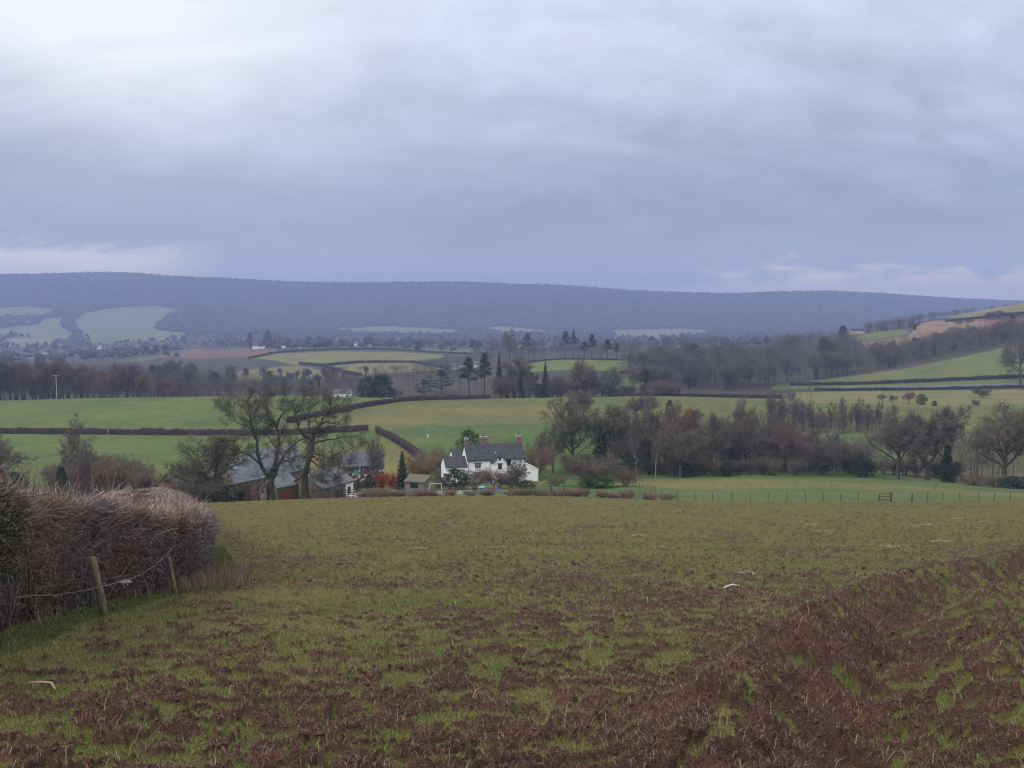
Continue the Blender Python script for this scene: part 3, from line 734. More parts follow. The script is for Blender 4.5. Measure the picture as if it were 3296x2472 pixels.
def fuzz(out, minlev, n, ln, wd, seed, up=.25):
    r = np.random.default_rng(seed); A = []; B = []
    for lev, pts, rads in out:
        if lev < minlev: continue
        for i in range(len(pts) - 1): A.append(pts[i][:]); B.append(pts[i + 1][:])
    A = np.array(A); B = np.array(B); L = np.linalg.norm(B - A, axis=1); pr = L / L.sum()
    i = r.choice(len(A), n, p=pr); t = r.random((n, 1)); p = A[i] * (1 - t) + B[i] * t
    d = (B[i] - A[i]) / np.maximum(L[i], 1e-9)[:, None] + .95 * r.normal(size=(n, 3)) + np.array([0, 0, up]); d /= np.linalg.norm(d, axis=1)[:, None]
    s = np.cross(d, r.normal(size=(n, 3))); s /= np.linalg.norm(s, axis=1)[:, None]
    l = (ln * (.5 + r.random(n)))[:, None]; w_ = (wd * (.6 + .8 * r.random(n)))[:, None]
    k = .25 * l * np.cross(s, d) * r.normal(size=(n, 1))
    V = np.stack([p - s * w_, p + s * w_, p + d * l + k + s * w_ * .35, p + d * l + k - s * w_ * .35], 1).reshape(-1, 3)
    return V, np.arange(n * 4).reshape(-1, 4)

def bare(name, seed, wl=1, nf=11000, fl=.038, fw=.00115, fm=3, **k):
    rd = random.Random(seed); p = params(**k); out = []
    for s in range(p.stems):
        if p.stems == 1: d = Vector((rd.gauss(0, .03), rd.gauss(0, .03), 1)); pos = Vector((0, 0, -.02))
        else:
            a = 6.28 * s / p.stems + rd.random(); d = Vector((cos(a) * p.spread * rd.uniform(.3, 1.2), sin(a) * p.spread * rd.uniform(.3, 1.2), 1)); pos = Vector((cos(a) * .03, sin(a) * .03, -.02))
        grow(rd, p, pos, d.normalized(), p.trunkL * rd.uniform(.85, 1.1), p.r0 * (1 if p.stems == 1 else rd.uniform(.4, .8)), 0, out)
    finish(name, [b for b in out if b[0] <= wl], [b for b in out if b[0] > wl], fuzz=fuzz(out, fm, nf, fl, fw, seed))

# oaks and other broad crowns
bare('oak', 3, nchild=(13,8,6,5), ratio=(.74,.55,.50,.5), ang=(62,48,48,45), trunkL=.58, r0=.026, tmin=(.30,.25,.2,.15), tw=.0013)
bare('oakb', 8, nchild=(12,8,6,5), ratio=(.80,.52,.5,.5), ang=(55,50,45,45), trunkL=.50, r0=.027, tmin=(.30,.25,.2,.15), tw=.0013)
bare('ash', 12, nchild=(15,7,6,4), ratio=(.55,.5,.5,.5), ang=(42,40,42,40), trunkL=.72, r0=.022, tmin=(.28,.25,.2,.15), trop=(.0,.09,.06,.04,.02), tw=.0013)
# tall slender alders and birches
bare('alder', 21, nf=9000, fl=.030, fw=.0010, nchild=(15,6,5,4), ratio=(.32,.5,.5,.55), ang=(48,42,42,40), trunkL=.95, r0=.014, tmin=(.22,.2,.2,.15), seg=(9,4,3,2,2), trop=(.0,.06,.05,.03,.0), tw=.0011)
bare('birch', 25, nf=10000, fl=.030, fw=.0009, nchild=(14,7,5,4), ratio=(.34,.55,.5,.55), ang=(40,40,40,40), trunkL=.92, r0=.012, tmin=(.30,.2,.2,.15), seg=(9,4,3,2,2), trop=(.0,.08,.02,-.04,-.08), tw=.0011)
# bushes
bare('shrub', 31, nf=9000, fl=.055, fw=.0020, fm=2, levels=3, stems=11, spread=.75, nchild=(8,6,5), ratio=(.5,.5,.5), ang=(38,40,42), trunkL=.85, r0=.014, tmin=(.15,.15,.1), tw=.0022, wob=(.09,.15,.2,.2), trop=(.05,.05,.04,.03), wl=0)
bare('thicket', 36, nf=9000, fl=.055, fw=.0018, fm=2, levels=3, stems=16, spread=.35, nchild=(8,5,4), ratio=(.4,.5,.5), ang=(26,32,36), trunkL=.9, r0=.010, tmin=(.15,.15,.1), tw=.0020, wob=(.06,.1,.16,.2), trop=(.06,.08,.05,.03), wl=0)

def spruce(name, seed):
    rd = random.Random(seed); r = np.random.default_rng(seed)
    V = []; n = 0
    k = 2600
    z = r.random(k) ** 1.25 * .95 + .03; rad = (.20 * (1 - z) ** .85 + .006) * (.35 + .75 * r.random(k)); a = r.random(k) * 6.283
    tier = .85 + .25 * np.sin(z * 60)
    rad *= tier
    c = np.stack([np.cos(a) * rad, np.sin(a) * rad, z - rad * .25], -1)
    out = np.stack([np.cos(a), np.sin(a), -.35 + 0 * a], -1); sd = np.stack([-np.sin(a), np.cos(a), .3 * r.normal(size=k)], -1)
    s = (.014 + .030 * (1 - z))[:, None] * (.6 + .8 * r.random((k, 1)))
    Vl = np.stack([c - out * s, c + sd * s * .5, c + out * s * 1.3, c - sd * s * .5], 1).reshape(-1, 3)
    finish(name, [(0, [Vector((0, 0, -.02)), Vector((0, 0, .5)), Vector((0, 0, 1))], [.014, .009, .002])], [], (Vl, np.arange(len(Vl)).reshape(-1, 4)))
spruce('spruce', 41)

def pine(name, seed, lo=.35, wid=.24, nb=34, flat=.45, cr=.075):
    """dark pine or cedar: bare lower trunk, flat plates of needles with gaps"""
    rd = random.Random(seed); woody = [(0, [Vector((0, 0, -.02)), Vector((.01, 0, .35)), Vector((-.01, .01, .7)), Vector((0, 0, .97))], [.020, .016, .010, .003])]
    cen = []; rad = []
    for i in range(nb):
        z = lo + (1 - lo) * (i + rd.random()) / nb * .98; t = (z - lo) / (1 - lo)
        R = wid * (sin(min(1, t * 1.15 + .18) * pi) ** .6 * .8 + .25) * rd.uniform(.35, 1.1); a = rd.random() * 6.28
        if z > .93: R *= .3
        e = Vector((cos(a) * R, sin(a) * R, z + R * rd.uniform(.0, .35)))
        woody.append((1, [Vector((0, 0, z - .03)), e * .6 + Vector((0, 0, z - .02)) * .4, e], [.006, .004, .002]))
        for q in range(2):
            cen.append((e.x * rd.uniform(.55, 1.05), e.y * rd.uniform(.55, 1.05), e.z + rd.uniform(-.01, .02))); rad.append(cr * rd.uniform(.6, 1.25))
    Vl = leafcards(cen, 60, rad, .013, seed, flat)
    finish(name, woody, [], Vl, norm=False)
pine('pine', 51); pine('cedar', 55, lo=.18, wid=.42, nb=40, flat=.3, cr=.095)
pine('scots', 57, lo=.5, wid=.20, nb=26, flat=.6, cr=.08)

def evergreen(name, seed, wid=.42, top=.6):
    """dense rounded evergreen: ivy-clad trees, hollies, yews, conifers"""
    rd = random.Random(seed); cen = []; rad = []
    for i in range(150):
        t = rd.random(); z = .06 + .9 * t
        R = wid * (1 - max(0, (t - top) / (1 - top)) ** 2.0) ** .5 * (.72 + .28 * min(1, t * 4)) * rd.random() ** .4; a = rd.random() * 6.28
        cen.append((cos(a) * R, sin(a) * R, z)); rad.append(rd.uniform(.05, .10))
    Vl = leafcards(cen, 44, rad, .020, seed)
    finish(name, [(0, [Vector((0, 0, -.02)), Vector((0, 0, .5))], [.03, .015])], [], Vl, norm=True)
evergreen('yew', 61); evergreen('cone', 66, .30, .1)

def ivytree(name, src_seed):
    """bare crown over an ivy-covered trunk"""
    rd = random.Random(src_seed); p = params(nchild=(9,7,6,4), ratio=(.6,.5,.5,.5), ang=(50,45,45,40), trunkL=.6, r0=.025, tw=.0013); out = []
    grow(rd, p, Vector((0, 0, -.02)), Vector((0, 0, 1)), .6, .025, 0, out)
    cen = [(rd.gauss(0, .02), rd.gauss(0, .02), z / 60) for z in range(2, 34)]
    Vl = leafcards(cen, 34, .05, .016, src_seed)
    finish(name, [b for b in out if b[0] <= 1], [b for b in out if b[0] > 1], Vl, fuzz=fuzz(out, 3, 9500, .038, .0012, src_seed))
ivytree('ivied', 71)

KIND = {'oak': ('bare_tree', 'tree'), 'oakb': ('bare_tree', 'tree'), 'ash': ('bare_tree', 'tree'), 'ivied': ('bare_tree', 'tree'), 'alder': ('slender_tree', 'tree'), 'birch': ('slender_tree', 'tree'),
        'shrub': ('shrub', 'shrub'), 'thicket': ('shrub', 'shrub'), 'spruce': ('spruce_tree', 'conifer'), 'pine': ('pine_tree', 'conifer'), 'cedar': ('cedar_tree', 'conifer'), 'scots': ('pine_tree', 'conifer'),
        'yew': ('evergreen_tree', 'evergreen'), 'cone': ('evergreen_tree', 'evergreen')}
def plant(kind, x, y, h, wid=None, tint=(1, 1, 1), label='', group=None, rz=None, name=None, cat=None, dz=0, parts=True, barktint=None):
    pr = PROTO[kind]; nm, ct = KIND[kind]
    o = thing(name or nm, label, cat or ct, (x, y, hz(x, y) + dz), random.random() * 6.28 if rz is None else rz, group)
    sxy = (wid / pr['w']) if wid else h
    o.scale = (sxy, sxy, h)
    for pn, me, mt in pr['parts']:
        if mt is not None and len(me.materials) == 0: me.materials.append(mt)
        if pn == 'trunk' and nm == 'shrub': pn = 'stem'
        if pn == 'crown' and nm == 'shrub': pn = 'twigs'
        c = bpy.data.objects.new(pn, me); COL.objects.link(c); c.parent = o
        t = barktint if (barktint and pn in ('trunk', 'stem')) else tint
        c.color = (*t, 1)
    return o
def T(kind, u, Y, vtop, wpx, tint=(1, 1, 1), label='', group=None, **k):
    x, y, z = onY(u, Y)
    h = at(u, vtop, Y)[2] - z
    if h < .3: print('SHORT', label, u, Y, vtop, h); h = .3
    return plant(kind, x, y, h, wpx * Y / F, tint, label, group, **k)
BR = (1.03,.94,.84); RD = (1.14,.93,.84); OL = (.95,1.0,.72); GY = (1,1,1); PU = (1.05,.95,.98); TAN = (1.35,1.18,.95); DK = (.7,.66,.64)
TINTS = [BR, RD, OL, GY, PU, DK]
# ------------------------------------------------------------------ woods whose trees nothing tells apart
def fill(n, ulo, uhi, yfun, kinds, htop, tints, label, group, seed, mind=5.0, wr=(.55, .9), ok=None):
    """htop(u, Y) gives the tree height in metres"""
    rd = random.Random(seed); pts = []; tries = 0
    while len(pts) < n and tries < n * 60:
        tries += 1
        u = rd.uniform(ulo, uhi); Y = yfun(u, rd)
        if ok and not ok(u, Y): continue
        x, y, z = onY(u, Y)
        if any((x - a) ** 2 + (y - b) ** 2 < mind * mind for a, b in pts): continue
        pts.append((x, y))
        h = htop(u, Y) * rd.uniform(.82, 1.1)
        plant(rd.choice(kinds), x, y, h, h * rd.uniform(*wr), tuple(c * rd.uniform(.9, 1.12) for c in rd.choice(tints)), label, group, rz=rd.random() * 6.28)
    return pts
ip = np.interp
MASS = []
def mass(n, ulo, uhi, yfun, htop, tints, seed, wr=(.7, 1.0), nt=460, low=0.0, ev=0.0):
    """many far trees as loose twig clouds on stems, all gathered into one mesh of woodland"""
    r = np.random.default_rng(seed); rd = random.Random(seed)
    for i in range(n):
        u = r.uniform(ulo, uhi); Y = yfun(u, rd); x, y, z = onY(u, Y); h = htop(u, Y) * r.uniform(.75, 1.12); R = h * r.uniform(*wr) / 2
        t = np.array(tints[r.integers(len(tints))]) * r.uniform(.85, 1.15)
        o = r.normal(size=(nt, 3)); o /= np.linalg.norm(o, axis=1)[:, None]; q = r.random((nt, 1)) ** .42
        lob = 1 + .28 * np.sin(o[:, :1] * 5 + r.random() * 6) * np.sin(o[:, 1:2] * 5 + r.random() * 6)
        c0 = .18 if low else .34
        p = o * q * lob * np.array([R, R, h * (1 - c0) / 2 * .97]) + np.array([x, y, z + h * (c0 + (1 - c0) / 2)])
        d = o + .9 * r.normal(size=(nt, 3)) + np.array([0, 0, .5]); d /= np.linalg.norm(d, axis=1)[:, None]
        s = np.cross(d, r.normal(size=(nt, 3))); s /= np.linalg.norm(s, axis=1)[:, None]
        l = h * .06 * (.6 + .8 * r.random((nt, 1))); w_ = h * .0032 * (.6 + .8 * r.random((nt, 1)))
        V = np.stack([p - s * w_ - d * l * .5, p + s * w_ - d * l * .5, p + d * l * .5 + s * w_ * .5, p + d * l * .5 - s * w_ * .5], 1).reshape(-1, 3)
        # stem: a square prism
        k = .016 * h; c = np.array([[-k,-k],[k,-k],[k,k],[-k,k]])
        st = np.concatenate([np.column_stack([c + [x, y], np.full(4, z - .3)]), np.column_stack([c * .45 + [x + r.normal() * .2, y], np.full(4, z + h * .68)])])
        MASS.append((V, st, np.array([.116,.104,.094]) * t))
def mass_build():
    Vs, Qs, Cs, n = [], [], [], 0
    for V, st, c in MASS:
        k = len(V); Vs += [V, st]; Qs += [np.arange(k).reshape(-1, 4) + n, np.array([[0,1,5,4],[1,2,6,5],[2,3,7,6],[3,0,4,7]]) + n + k]; n += k + 8
        Cs.append(np.tile(c, (k + 8, 1)))
    link('woodland', mesh_np('woodland', np.vstack(Vs), np.vstack(Qs), col=np.vstack(Cs)), CANM, kind='stuff', label='bare woods filling the valley sides beyond the nearer trees', category='woodland')
CANM = simple('canopy', (.9,.9,.9), (1.1,1.1,1.1), .2, .95, .05, tint=True)
# brown wood along the crest of the upper left field
fill(46, -330, 560, lambda u, r: r.uniform(438, 492), ['oak', 'ash', 'oakb', 'ash', 'birch'], lambda u, Y: ip(u, [-300, 0, 170, 320, 430, 520, 600], [24, 22, 20.5, 18.5, 16.5, 12, 8]) * Y / 450,
     [BR, RD, RD, PU, (1.2,.8,.7)], 'bare reddish brown tree in the wood behind the upper left field', 'trees of the brown wood on the left', 5, 5.2, (.55, .85))
# bluish mixed trees in the hollow below the yellow fields
fill(32, 480, 1190, lambda u, r: r.uniform(500, 760), ['oak', 'oakb', 'ash', 'ivied'], lambda u, Y: ip(u, [480, 620, 760, 900, 1100, 1200], [15, 13, 9.5, 8.5, 8, 8]) * ip(Y, [500, 760], [.95, 1.25]),
     [GY, BR, PU, DK], 'bare grey brown tree in the hollow below the yellow fields', 'trees in the hollow below the yellow fields', 6, 7)
# right-hand hillside wood
def wfront(u): return ip(u, [1980, 2250, 2500, 2700, 2900, 3050, 3200, 3296, 3500], [540, 545, 568, 625, 648, 690, 725, 745, 780])
def wdepth(u): return ip(u, [1980, 2150, 2500, 2750, 2800, 2900, 3100, 3296], [170, 240, 300, 240, 150, 110, 95, 90])
fill(92, 2020, 3420, lambda u, r: wfront(u) + wdepth(u) * .8 * r.random() ** 1.6, ['oak', 'oakb', 'ash', 'ivied', 'ash', 'oak'], lambda u, Y: ip(u, [2000, 2300, 2600, 2800, 3300], [14.5, 18, 18.5, 14, 13]) * ip(Y, [540, 900], [.95, 1.15]),
     [GY, BR, PU, OL, GY, DK], 'bare grey tree in the wood covering the slope on the right', 'trees of the wood on the right slope', 7, 6.2, (.65, .95))
# shelter belt and hedgerow trees on the right-hand ridge
mass(60, 2785, 2940, lambda u, r: r.uniform(980, 1045), lambda u, Y: 13, [RD, PU, BR], 8, (.6, .9), 460, 1)
mass(80, 2930, 3320, lambda u, r: ip(u, [2930, 3060, 3296], [1085, 1180, 1250]) + r.uniform(0, 25), lambda u, Y: ip(u, [2930, 3100, 3296], [12, 10, 7]), [DK, BR, GY], 9, (1.0, 1.4), 460, 1)
# clump on the field crest in the middle
fill(24, 1580, 1960, lambda u, r: r.uniform(446, 485), ['oak', 'oakb', 'ivied', 'ash'], lambda u, Y: ip(u, [1580, 1650, 1780, 1860, 1960], [12, 14, 13, 10, 9]), [BR, DK, GY, RD],
     'bare brown tree in the clump on the crest beyond the middle field', 'trees of the clump on the middle crest', 10, 5)
fill(12, 1960, 2200, lambda u, r: r.uniform(446, 480), ['shrub', 'oakb', 'shrub'], lambda u, Y: 7, [DK, BR], 'dark bare bush along the crest right of the middle clump', 'bushes along the crest right of the clump', 11, 5)
# parkland trees in front of the village
mass(130, 1530, 2040, lambda u, r: r.uniform(860, 1280), lambda u, Y: ip(u, [1540, 1700, 1850, 2040], [15, 17, 16, 15]), [GY, PU, BR], 12)
mass(75, 2010, 2340, lambda u, r: r.uniform(1000, 1300), lambda u, Y: 17, [GY, PU], 13)
mass(120, 1050, 1570, lambda u, r: r.uniform(540, 830), lambda u, Y: ip(u, [1060, 1300, 1450, 1560], [8, 9, 13, 14]), [GY, DK, PU], 14)
mass(120, -300, 740, lambda u, r: r.uniform(640, 860), lambda u, Y: ip(u, [-300, 480, 620, 760, 900, 1100, 1200], [12, 14, 13, 11.5, 10, 9, 9]), [GY, PU, BR, DK], 15)
mass(420, 430, 1250, lambda u, r: r.uniform(490, 640), lambda u, Y: ip(u, [430, 620, 760, 900, 1100, 1200], [12, 11, 8, 7.5, 6.5, 6]), [GY, BR, PU, DK], 16, (.8, 1.1), 460, 1)
mass(90, -330, 600, lambda u, r: r.uniform(436, 450), lambda u, Y: ip(u, [-300, 0, 320, 520, 600], [11, 10, 9, 6, 5]), [BR, DK, RD], 28, (.6, 1.0), 460, 1)
mass(110, -330, 560, lambda u, r: r.uniform(450, 520), lambda u, Y: ip(u, [-300, 0, 170, 320, 430, 520, 600], [19, 17, 16, 14, 12.5, 9, 7]), [BR, DK, PU], 17, (.6, .9), 420, 1)
mass(560, 2000, 3440, lambda u, r: wfront(u) + wdepth(u) * r.random(), lambda u, Y: ip(u, [2000, 2300, 2600, 2800, 3300], [13.5, 18, 18.5, 14, 13]), [GY, BR, PU, OL, GY, DK], 18, (.9, 1.2), 460, 1)
mass(300, 2000, 3440, lambda u, r: wfront(u) + wdepth(u) * r.random(), lambda u, Y: 7.5, [DK, BR, GY], 32, (1.0, 1.5), 300, 1)
mass(160, 2000, 3300, lambda u, r: wfront(u) + r.uniform(-10, 6), lambda u, Y: 5, [DK, BR, GY], 19, (1.0, 1.6), 200, 1)
mass(60, 1560, 2220, lambda u, r: r.uniform(442, 500), lambda u, Y: ip(u, [1560, 1650, 1780, 1900, 2220], [6, 9, 8, 6, 5]), [DK, BR, GY], 20, (.8, 1.3), 300, 1)
mass(46, 640, 1100, lambda u, r: r.uniform(1750, 1950), lambda u, Y: 15, [GY, DK], 21, (.7, 1.0), 160, 1)
mass(140, -200, 1600, lambda u, r: r.uniform(1380, 1800), lambda u, Y: 9, [GY, DK, PU], 22, (.8, 1.4), 110, 1)
mass(230, 1960, 2800, lambda u, r: r.uniform(244, 268), lambda u, Y: ip(u, [1960, 2150, 2480, 2600, 2800], [13, 14, 13.5, 9, 7]), [BR, GY, DK, PU], 23, (.6, 1.0), 460, 1)
mass(70, 2470, 2890, lambda u, r: r.uniform(368, 388), lambda u, Y: ip(u, [2490, 2560, 2650, 2720, 2880], [10, 10, 6, 9, 7]), [BR, DK, PU], 26, (.5, .8), 460, 1)
mass(60, 2330, 2640, lambda u, r: r.uniform(470, 575), lambda u, Y: 4.5, [BR, DK, PU], 27, (1.1, 1.7), 300, 1)
mass(26, 3090, 3500, lambda u, r: r.uniform(215, 240), lambda u, Y: 9, [PU, BR], 24, (.8, 1.2), 420, 1)
mass(36, -120, 640, lambda u, r: r.uniform(175, 215), lambda u, Y: ip(u, [-80, 60, 150, 260, 400, 600], [4, 4.5, 5, 6, 5, 4]), [BR, TAN, PU], 25, (.9, 1.4), 420, 1)
# the alder belt on the stream, behind the farmhouse lawn
fill(34, 1990, 2720, lambda u, r: r.uniform(232, 256), ['alder', 'alder', 'birch', 'ash'], lambda u, Y: ip(u, [1990, 2150, 2300, 2480, 2600, 2720], [17, 18.5, 16.5, 17.5, 13, 9]), [BR, PU, GY, RD],
     'tall thin alder in the streamside belt behind the green strip', 'alders of the streamside belt', 15, 3.2, (.34, .55))
fill(30, 2480, 2830, lambda u, r: r.uniform(368, 384), ['alder', 'birch', 'alder'], lambda u, Y: ip(u, [2490, 2560, 2650, 2720, 2800], [15, 15, 9, 14, 12]), [BR, DK, PU],
     'dark slender tree in the row behind the bright green field', 'slender trees in the row behind the green field', 16, 3.5, (.35, .5))
fill(42, 1760, 3080, lambda u, r: r.uniform(228, 242) - ip(u, [2700, 3080], [0, 8]), ['shrub', 'thicket', 'shrub'], lambda u, Y: 4.6, [BR, DK, RD, OL], 'bare brown bush in the undergrowth at the foot of the belt', 'bushes at the foot of the streamside belt', 17, 2.5, (.9, 1.6))
# thicket behind the near hedge, left
fill(30, -80, 600, lambda u, r: r.uniform(150, 200), ['thicket', 'shrub', 'thicket'], lambda u, Y: ip(u, [-80, 30, 150, 260, 380, 470, 600], [4, 4.2, 5.5, 8.5, 8.0, 6, 5]), [BR, TAN, (1.35,1.1,.9), PU],
     'bare tan bush in the thicket behind the near hedge', 'bushes of the thicket behind the near hedge', 18, 2.6, (.6, 1.1))

# ------------------------------------------------------------------ single trees
_n = [0]
S = T
# left
S('oak', -30, 190, 1385, 200, BR, 'round bare brown bush at the left edge behind the near hedge', name='bare_tree')
S('birch', 225, 180, 1330, 150, PU, 'tall purple topped birch standing above the thicket behind the near hedge')
S('birch', 265, 172, 1420, 130, GY, 'shorter grey birch close beside the purple topped birch')
S('yew', 50, 150, 1518, 80, (1.3,1.5,.9), 'bright green holly bush behind the left end of the near hedge', name='evergreen_bush')
S('cone', 200, 152, 1500, 40, (1.1,1.3,.8), 'small upright holly below the tall birch', name='evergreen_bush')
S('ash', 690, 128, 1392, 230, (.95,1.05,.75), 'olive grey twiggy tree left of the two oaks')
S('oakb', 610, 122, 1470, 190, (.9,.95,.75), 'low spreading bare tree over the small brick gabled shed')
S('shrub', 655, 116, 1545, 170, DK, 'dark tangled bush beneath the olive grey tree')
S('yew', 745, 118, 1560, 120, (1.0,1.1,.9), 'dark ivy covered bush in front of the long slate barn', name='evergreen_bush')
# hollow
S('cedar', 590, 560, 1203, 60, (1,1,1), 'small dark cedar above the left wood, first of the three cedars')
S('cedar', 690, 600, 1198, 90, (1,1.05,1.1), 'broad dark cedar, middle of the three cedars')
S('cedar', 868, 560, 1195, 75, (1,1.05,1.05), 'dark flat topped cedar below the yellow fields, third of the cedars')
S('yew', 1185, 455, 1212, 75, (1,1,1), 'dark round evergreen beside the half hidden white cottage')
S('cone', 1228, 448, 1205, 82, (1.5,1.2,.9), 'brownish green dome shaped evergreen right of the white cottage')
S('oakb', 1270, 470, 1245, 60, BR, 'low bare bush tree right of the dome shaped evergreen')
S('cedar', 1420, 520, 1190, 105, (1,1,1), 'wide dark cedar between the yellow fields and the tall pines')
S('cedar', 1365, 500, 1222, 70, (1,1,1), 'low dark conifer at the left foot of the wide cedar')
S('scots', 1508, 468, 1155, 66, (1,1,.9), 'tall dark pine with layered plates, left one of the tall pair')
S('scots', 1560, 476, 1140, 52, (1.1,1,.9), 'tall dark pine with ragged top, right one of the tall pair')
S('spruce', 1607, 520, 1138, 34, (1,1,1), 'narrow pointed conifer just right of the tall pine pair')
S('ivied', 1680, 452, 1148, 120, BR, 'tallest bare tree of the clump with an ivy dark trunk')
S('spruce', 1755, 460, 1165, 34, (1,1,1), 'narrow dark conifer rising from the middle of the clump')
S('oak', 1868, 446, 1153, 115, BR, 'big round headed bare tree at the right end of the clump')
S('oak', 1972, 448, 1178, 90, GY, 'bare tree with ivied trunk standing apart against the small knoll')
S('scots', 2078, 450, 1190, 66, (1,1,1), 'dark leaning evergreen right of the small knoll')
S('shrub', 2120, 446, 1220, 80, (1.2,1,.8), 'brown bush beneath the leaning evergreen')
S('shrub', 1800, 436, 1215, 100, DK, 'dense dark bush at the foot of the clump')
S('yew', 1735, 440, 1235, 50, DK, 'dark green bush under the tallest tree of the clump', name='evergreen_bush')
# knoll and village trees
S('scots', 1905, 730, 1078, 34, (1,1,1), 'tall thin pine on top of the small knoll')
S('scots', 1880, 735, 1100, 28, (1,1,1), 'short pine left of the tall thin pine on the knoll')
S('scots', 1955, 730, 1094, 40, (1,1,1), 'pine with clumpy top, middle of the knoll')
S('scots', 1985, 735, 1108, 24, (1,1,1), 'small pine at the right end of the knoll pines')
S('scots', 1820, 1000, 1068, 44, (1,1,1), 'distant dark pine pair above the parkland, left tree')
S('scots', 1846, 1000, 1066, 22, (1,1,1), 'distant dark pine pair above the parkland, right tree')
S('cedar', 1700, 1050, 1072, 70, (1,1,1), 'broad distant dark pine above the red roofed house')
S('oak', 1640, 1000, 1058, 60, (1.2,1.05,1.05), 'pale tall bare tree by the distant white gabled cottage')
S('scots', 1525, 1200, 1094, 42, (1,1,1), 'distant evergreen clump left of the white gabled cottage')
S('oak', 1258, 1330, 1092, 46, GY, 'distant round bare tree on the skyline of the yellow field')
S('cone', 1345, 1340, 1098, 20, DK, 'distant dark tree in the hedge above the yellow field, second along')
S('oakb', 1303, 1350, 1110, 22, GY, 'distant low bush tree in the hedge above the yellow field')
S('oak', 1420, 1320, 1104, 28, GY, 'distant bare tree at the right end of the yellow field hedge')
for u, vt, wp, lb in [(806, 1068, 18, 'distant conifer standing over the long white farm sheds'), (862, 1062, 30, 'distant broad conifer right of the long white farm sheds'), (884, 1070, 14, 'distant thin conifer, left of a close pair'), (898, 1071, 14, 'distant thin conifer, right of a close pair'),
                      (995, 1082, 26, 'distant dark tree by the middle of the village'), (1032, 1082, 18, 'distant pointed conifer above the middle of the village'), (1048, 1092, 24, 'distant round dark tree right of the pointed conifer')]:
    S('cone' if wp > 16 else 'spruce', u, 1750, vt, wp, (1, 1, 1.1), lb, name='conifer')
# right
S('oak', 3285, 560, 1068, 120, BR, 'tall bare tree cut by the right edge above the dark hedge')
S('cone', 2712, 880, 1048, 32, (1,1,1), 'lone dark evergreen above the wood on the right skyline')
S('oak', 3215, 960, 1000, 90, DK, 'dark bare tree mass on the bracken slope near the right edge')
S('ivied', 3260, 940, 1008, 70, DK, 'dark bare tree beside the right edge on the bracken slope')
S('ivied', 2945, 940, 1040, 46, DK, 'dark round tree between the green patch and the bracken')
S('shrub', 3085, 950, 1030, 34, DK, 'small dark bush on the bracken slope, left of two')
S('shrub', 3118, 950, 1026, 34, DK, 'small dark bush on the bracken slope, right of two')
S('shrub', 3160, 470, 1248, 62, DK, 'lone dark bush in the pale field under the dark hedge', name='shrub')
S('oak', 2840, 440, 1268, 34, BR, 'small bare tree in the field, first of the row below the dark hedge')
S('oakb', 2872, 440, 1270, 36, BR, 'small bare tree in the field, second of the row below the dark hedge')
S('oak', 2926, 432, 1258, 46, (1.3,1.0,.8), 'small brown tree close left of the green tree in the pale field')
S('yew', 2966, 428, 1268, 36, (1.4,1.4,1.0), 'small dark green tree alone among bare ones in the pale field')
S('cone', 3008, 424, 1290, 18, (1.3,1.2,.9), 'tiny dark bush right of the small green tree')
S('shrub', 3140, 418, 1286, 30, DK, 'small bush on the hollow at the right of the pale field')
# belt
S('ash', 1845, 226, 1285, 190, (.95,1,.8), 'large olive grey tree at the left end of the streamside belt')
S('ivied', 1935, 222, 1300, 210, (.95,1,.8), 'large ivied tree with forked trunk beside the farmhouse lawn')
S('oak', 1780, 228, 1370, 130, OL, 'greenish bare tree just right of the farmhouse')
S('oakb', 1880, 345, 1250, 110, GY, 'bare tree rising behind the streamside belt in the upper field')
S('oak', 2090, 345, 1262, 90, PU, 'dark bush tree on the upper field above the belt')
S('yew', 2155, 340, 1288, 32, (1.2,1,.9), 'small evergreen beside the dark bush tree on the upper field')
S('oak', 2045, 345, 1275, 80, PU, 'bare bush left of the dark bush tree on the upper field')
S('oak', 2240, 330, 1315, 60, DK, 'small forked bare tree peeping over the belt')
S('oakb', 2400, 262, 1285, 150, (1.1,1.05,.9), 'broad pale headed tree in the middle of the belt')
S('birch', 2110, 222, 1365, 80, PU, 'white stemmed leaning birch in the belt, right of two', barktint=(5.5,5.2,4.8))
S('birch', 2052, 220, 1370, 70, PU, 'white stemmed birch in the belt, left of two', barktint=(5.0,4.8,4.4))
S('oak', 2190, 224, 1370, 190, OL, 'low spreading bare oak in the front of the belt')
S('yew', 2018, 214, 1450, 60, (1,1.1,1), 'ivy covered stump tree in the front of the belt', name='evergreen_bush')
S('yew', 2210, 226, 1490, 60, (1,1.1,.9), 'low ivy bush under the spreading oak', name='evergreen_bush')
S('yew', 2340, 228, 1480, 40, (.9,1,.9), 'narrow ivy bush among the alders', name='evergreen_bush')
S('shrub', 1900, 178, 1462, 225, (1.05,.95,.82), 'huge dense brown thorn bush at the edge of the lawn')
S('yew', 1920, 172, 1530, 120, (1.3,1.5,.9), 'green bramble patch at the front of the huge thorn bush', name='evergreen_bush')
S('shrub', 2010, 176, 1500, 110, RD, 'reddish bush at the right side of the huge thorn bush')
S('shrub', 1790, 180, 1535, 70, BR, 'low brown bush between white lean to and thorn bush')
S('oak', 2890, 216, 1305, 210, PU, 'big purplish oak, left of the two standing together at the field edge')
S('oakb', 2985, 212, 1318, 190, PU, 'big purplish oak, middle of the field edge group')
S('ivied', 3050, 208, 1305, 160, PU, 'tall purplish tree with ivy dark foot at the field edge')
S('yew', 2775, 226, 1465, 75, (.8,.9,.9), 'dark evergreen bush at the left foot of the big oaks', name='evergreen_bush')
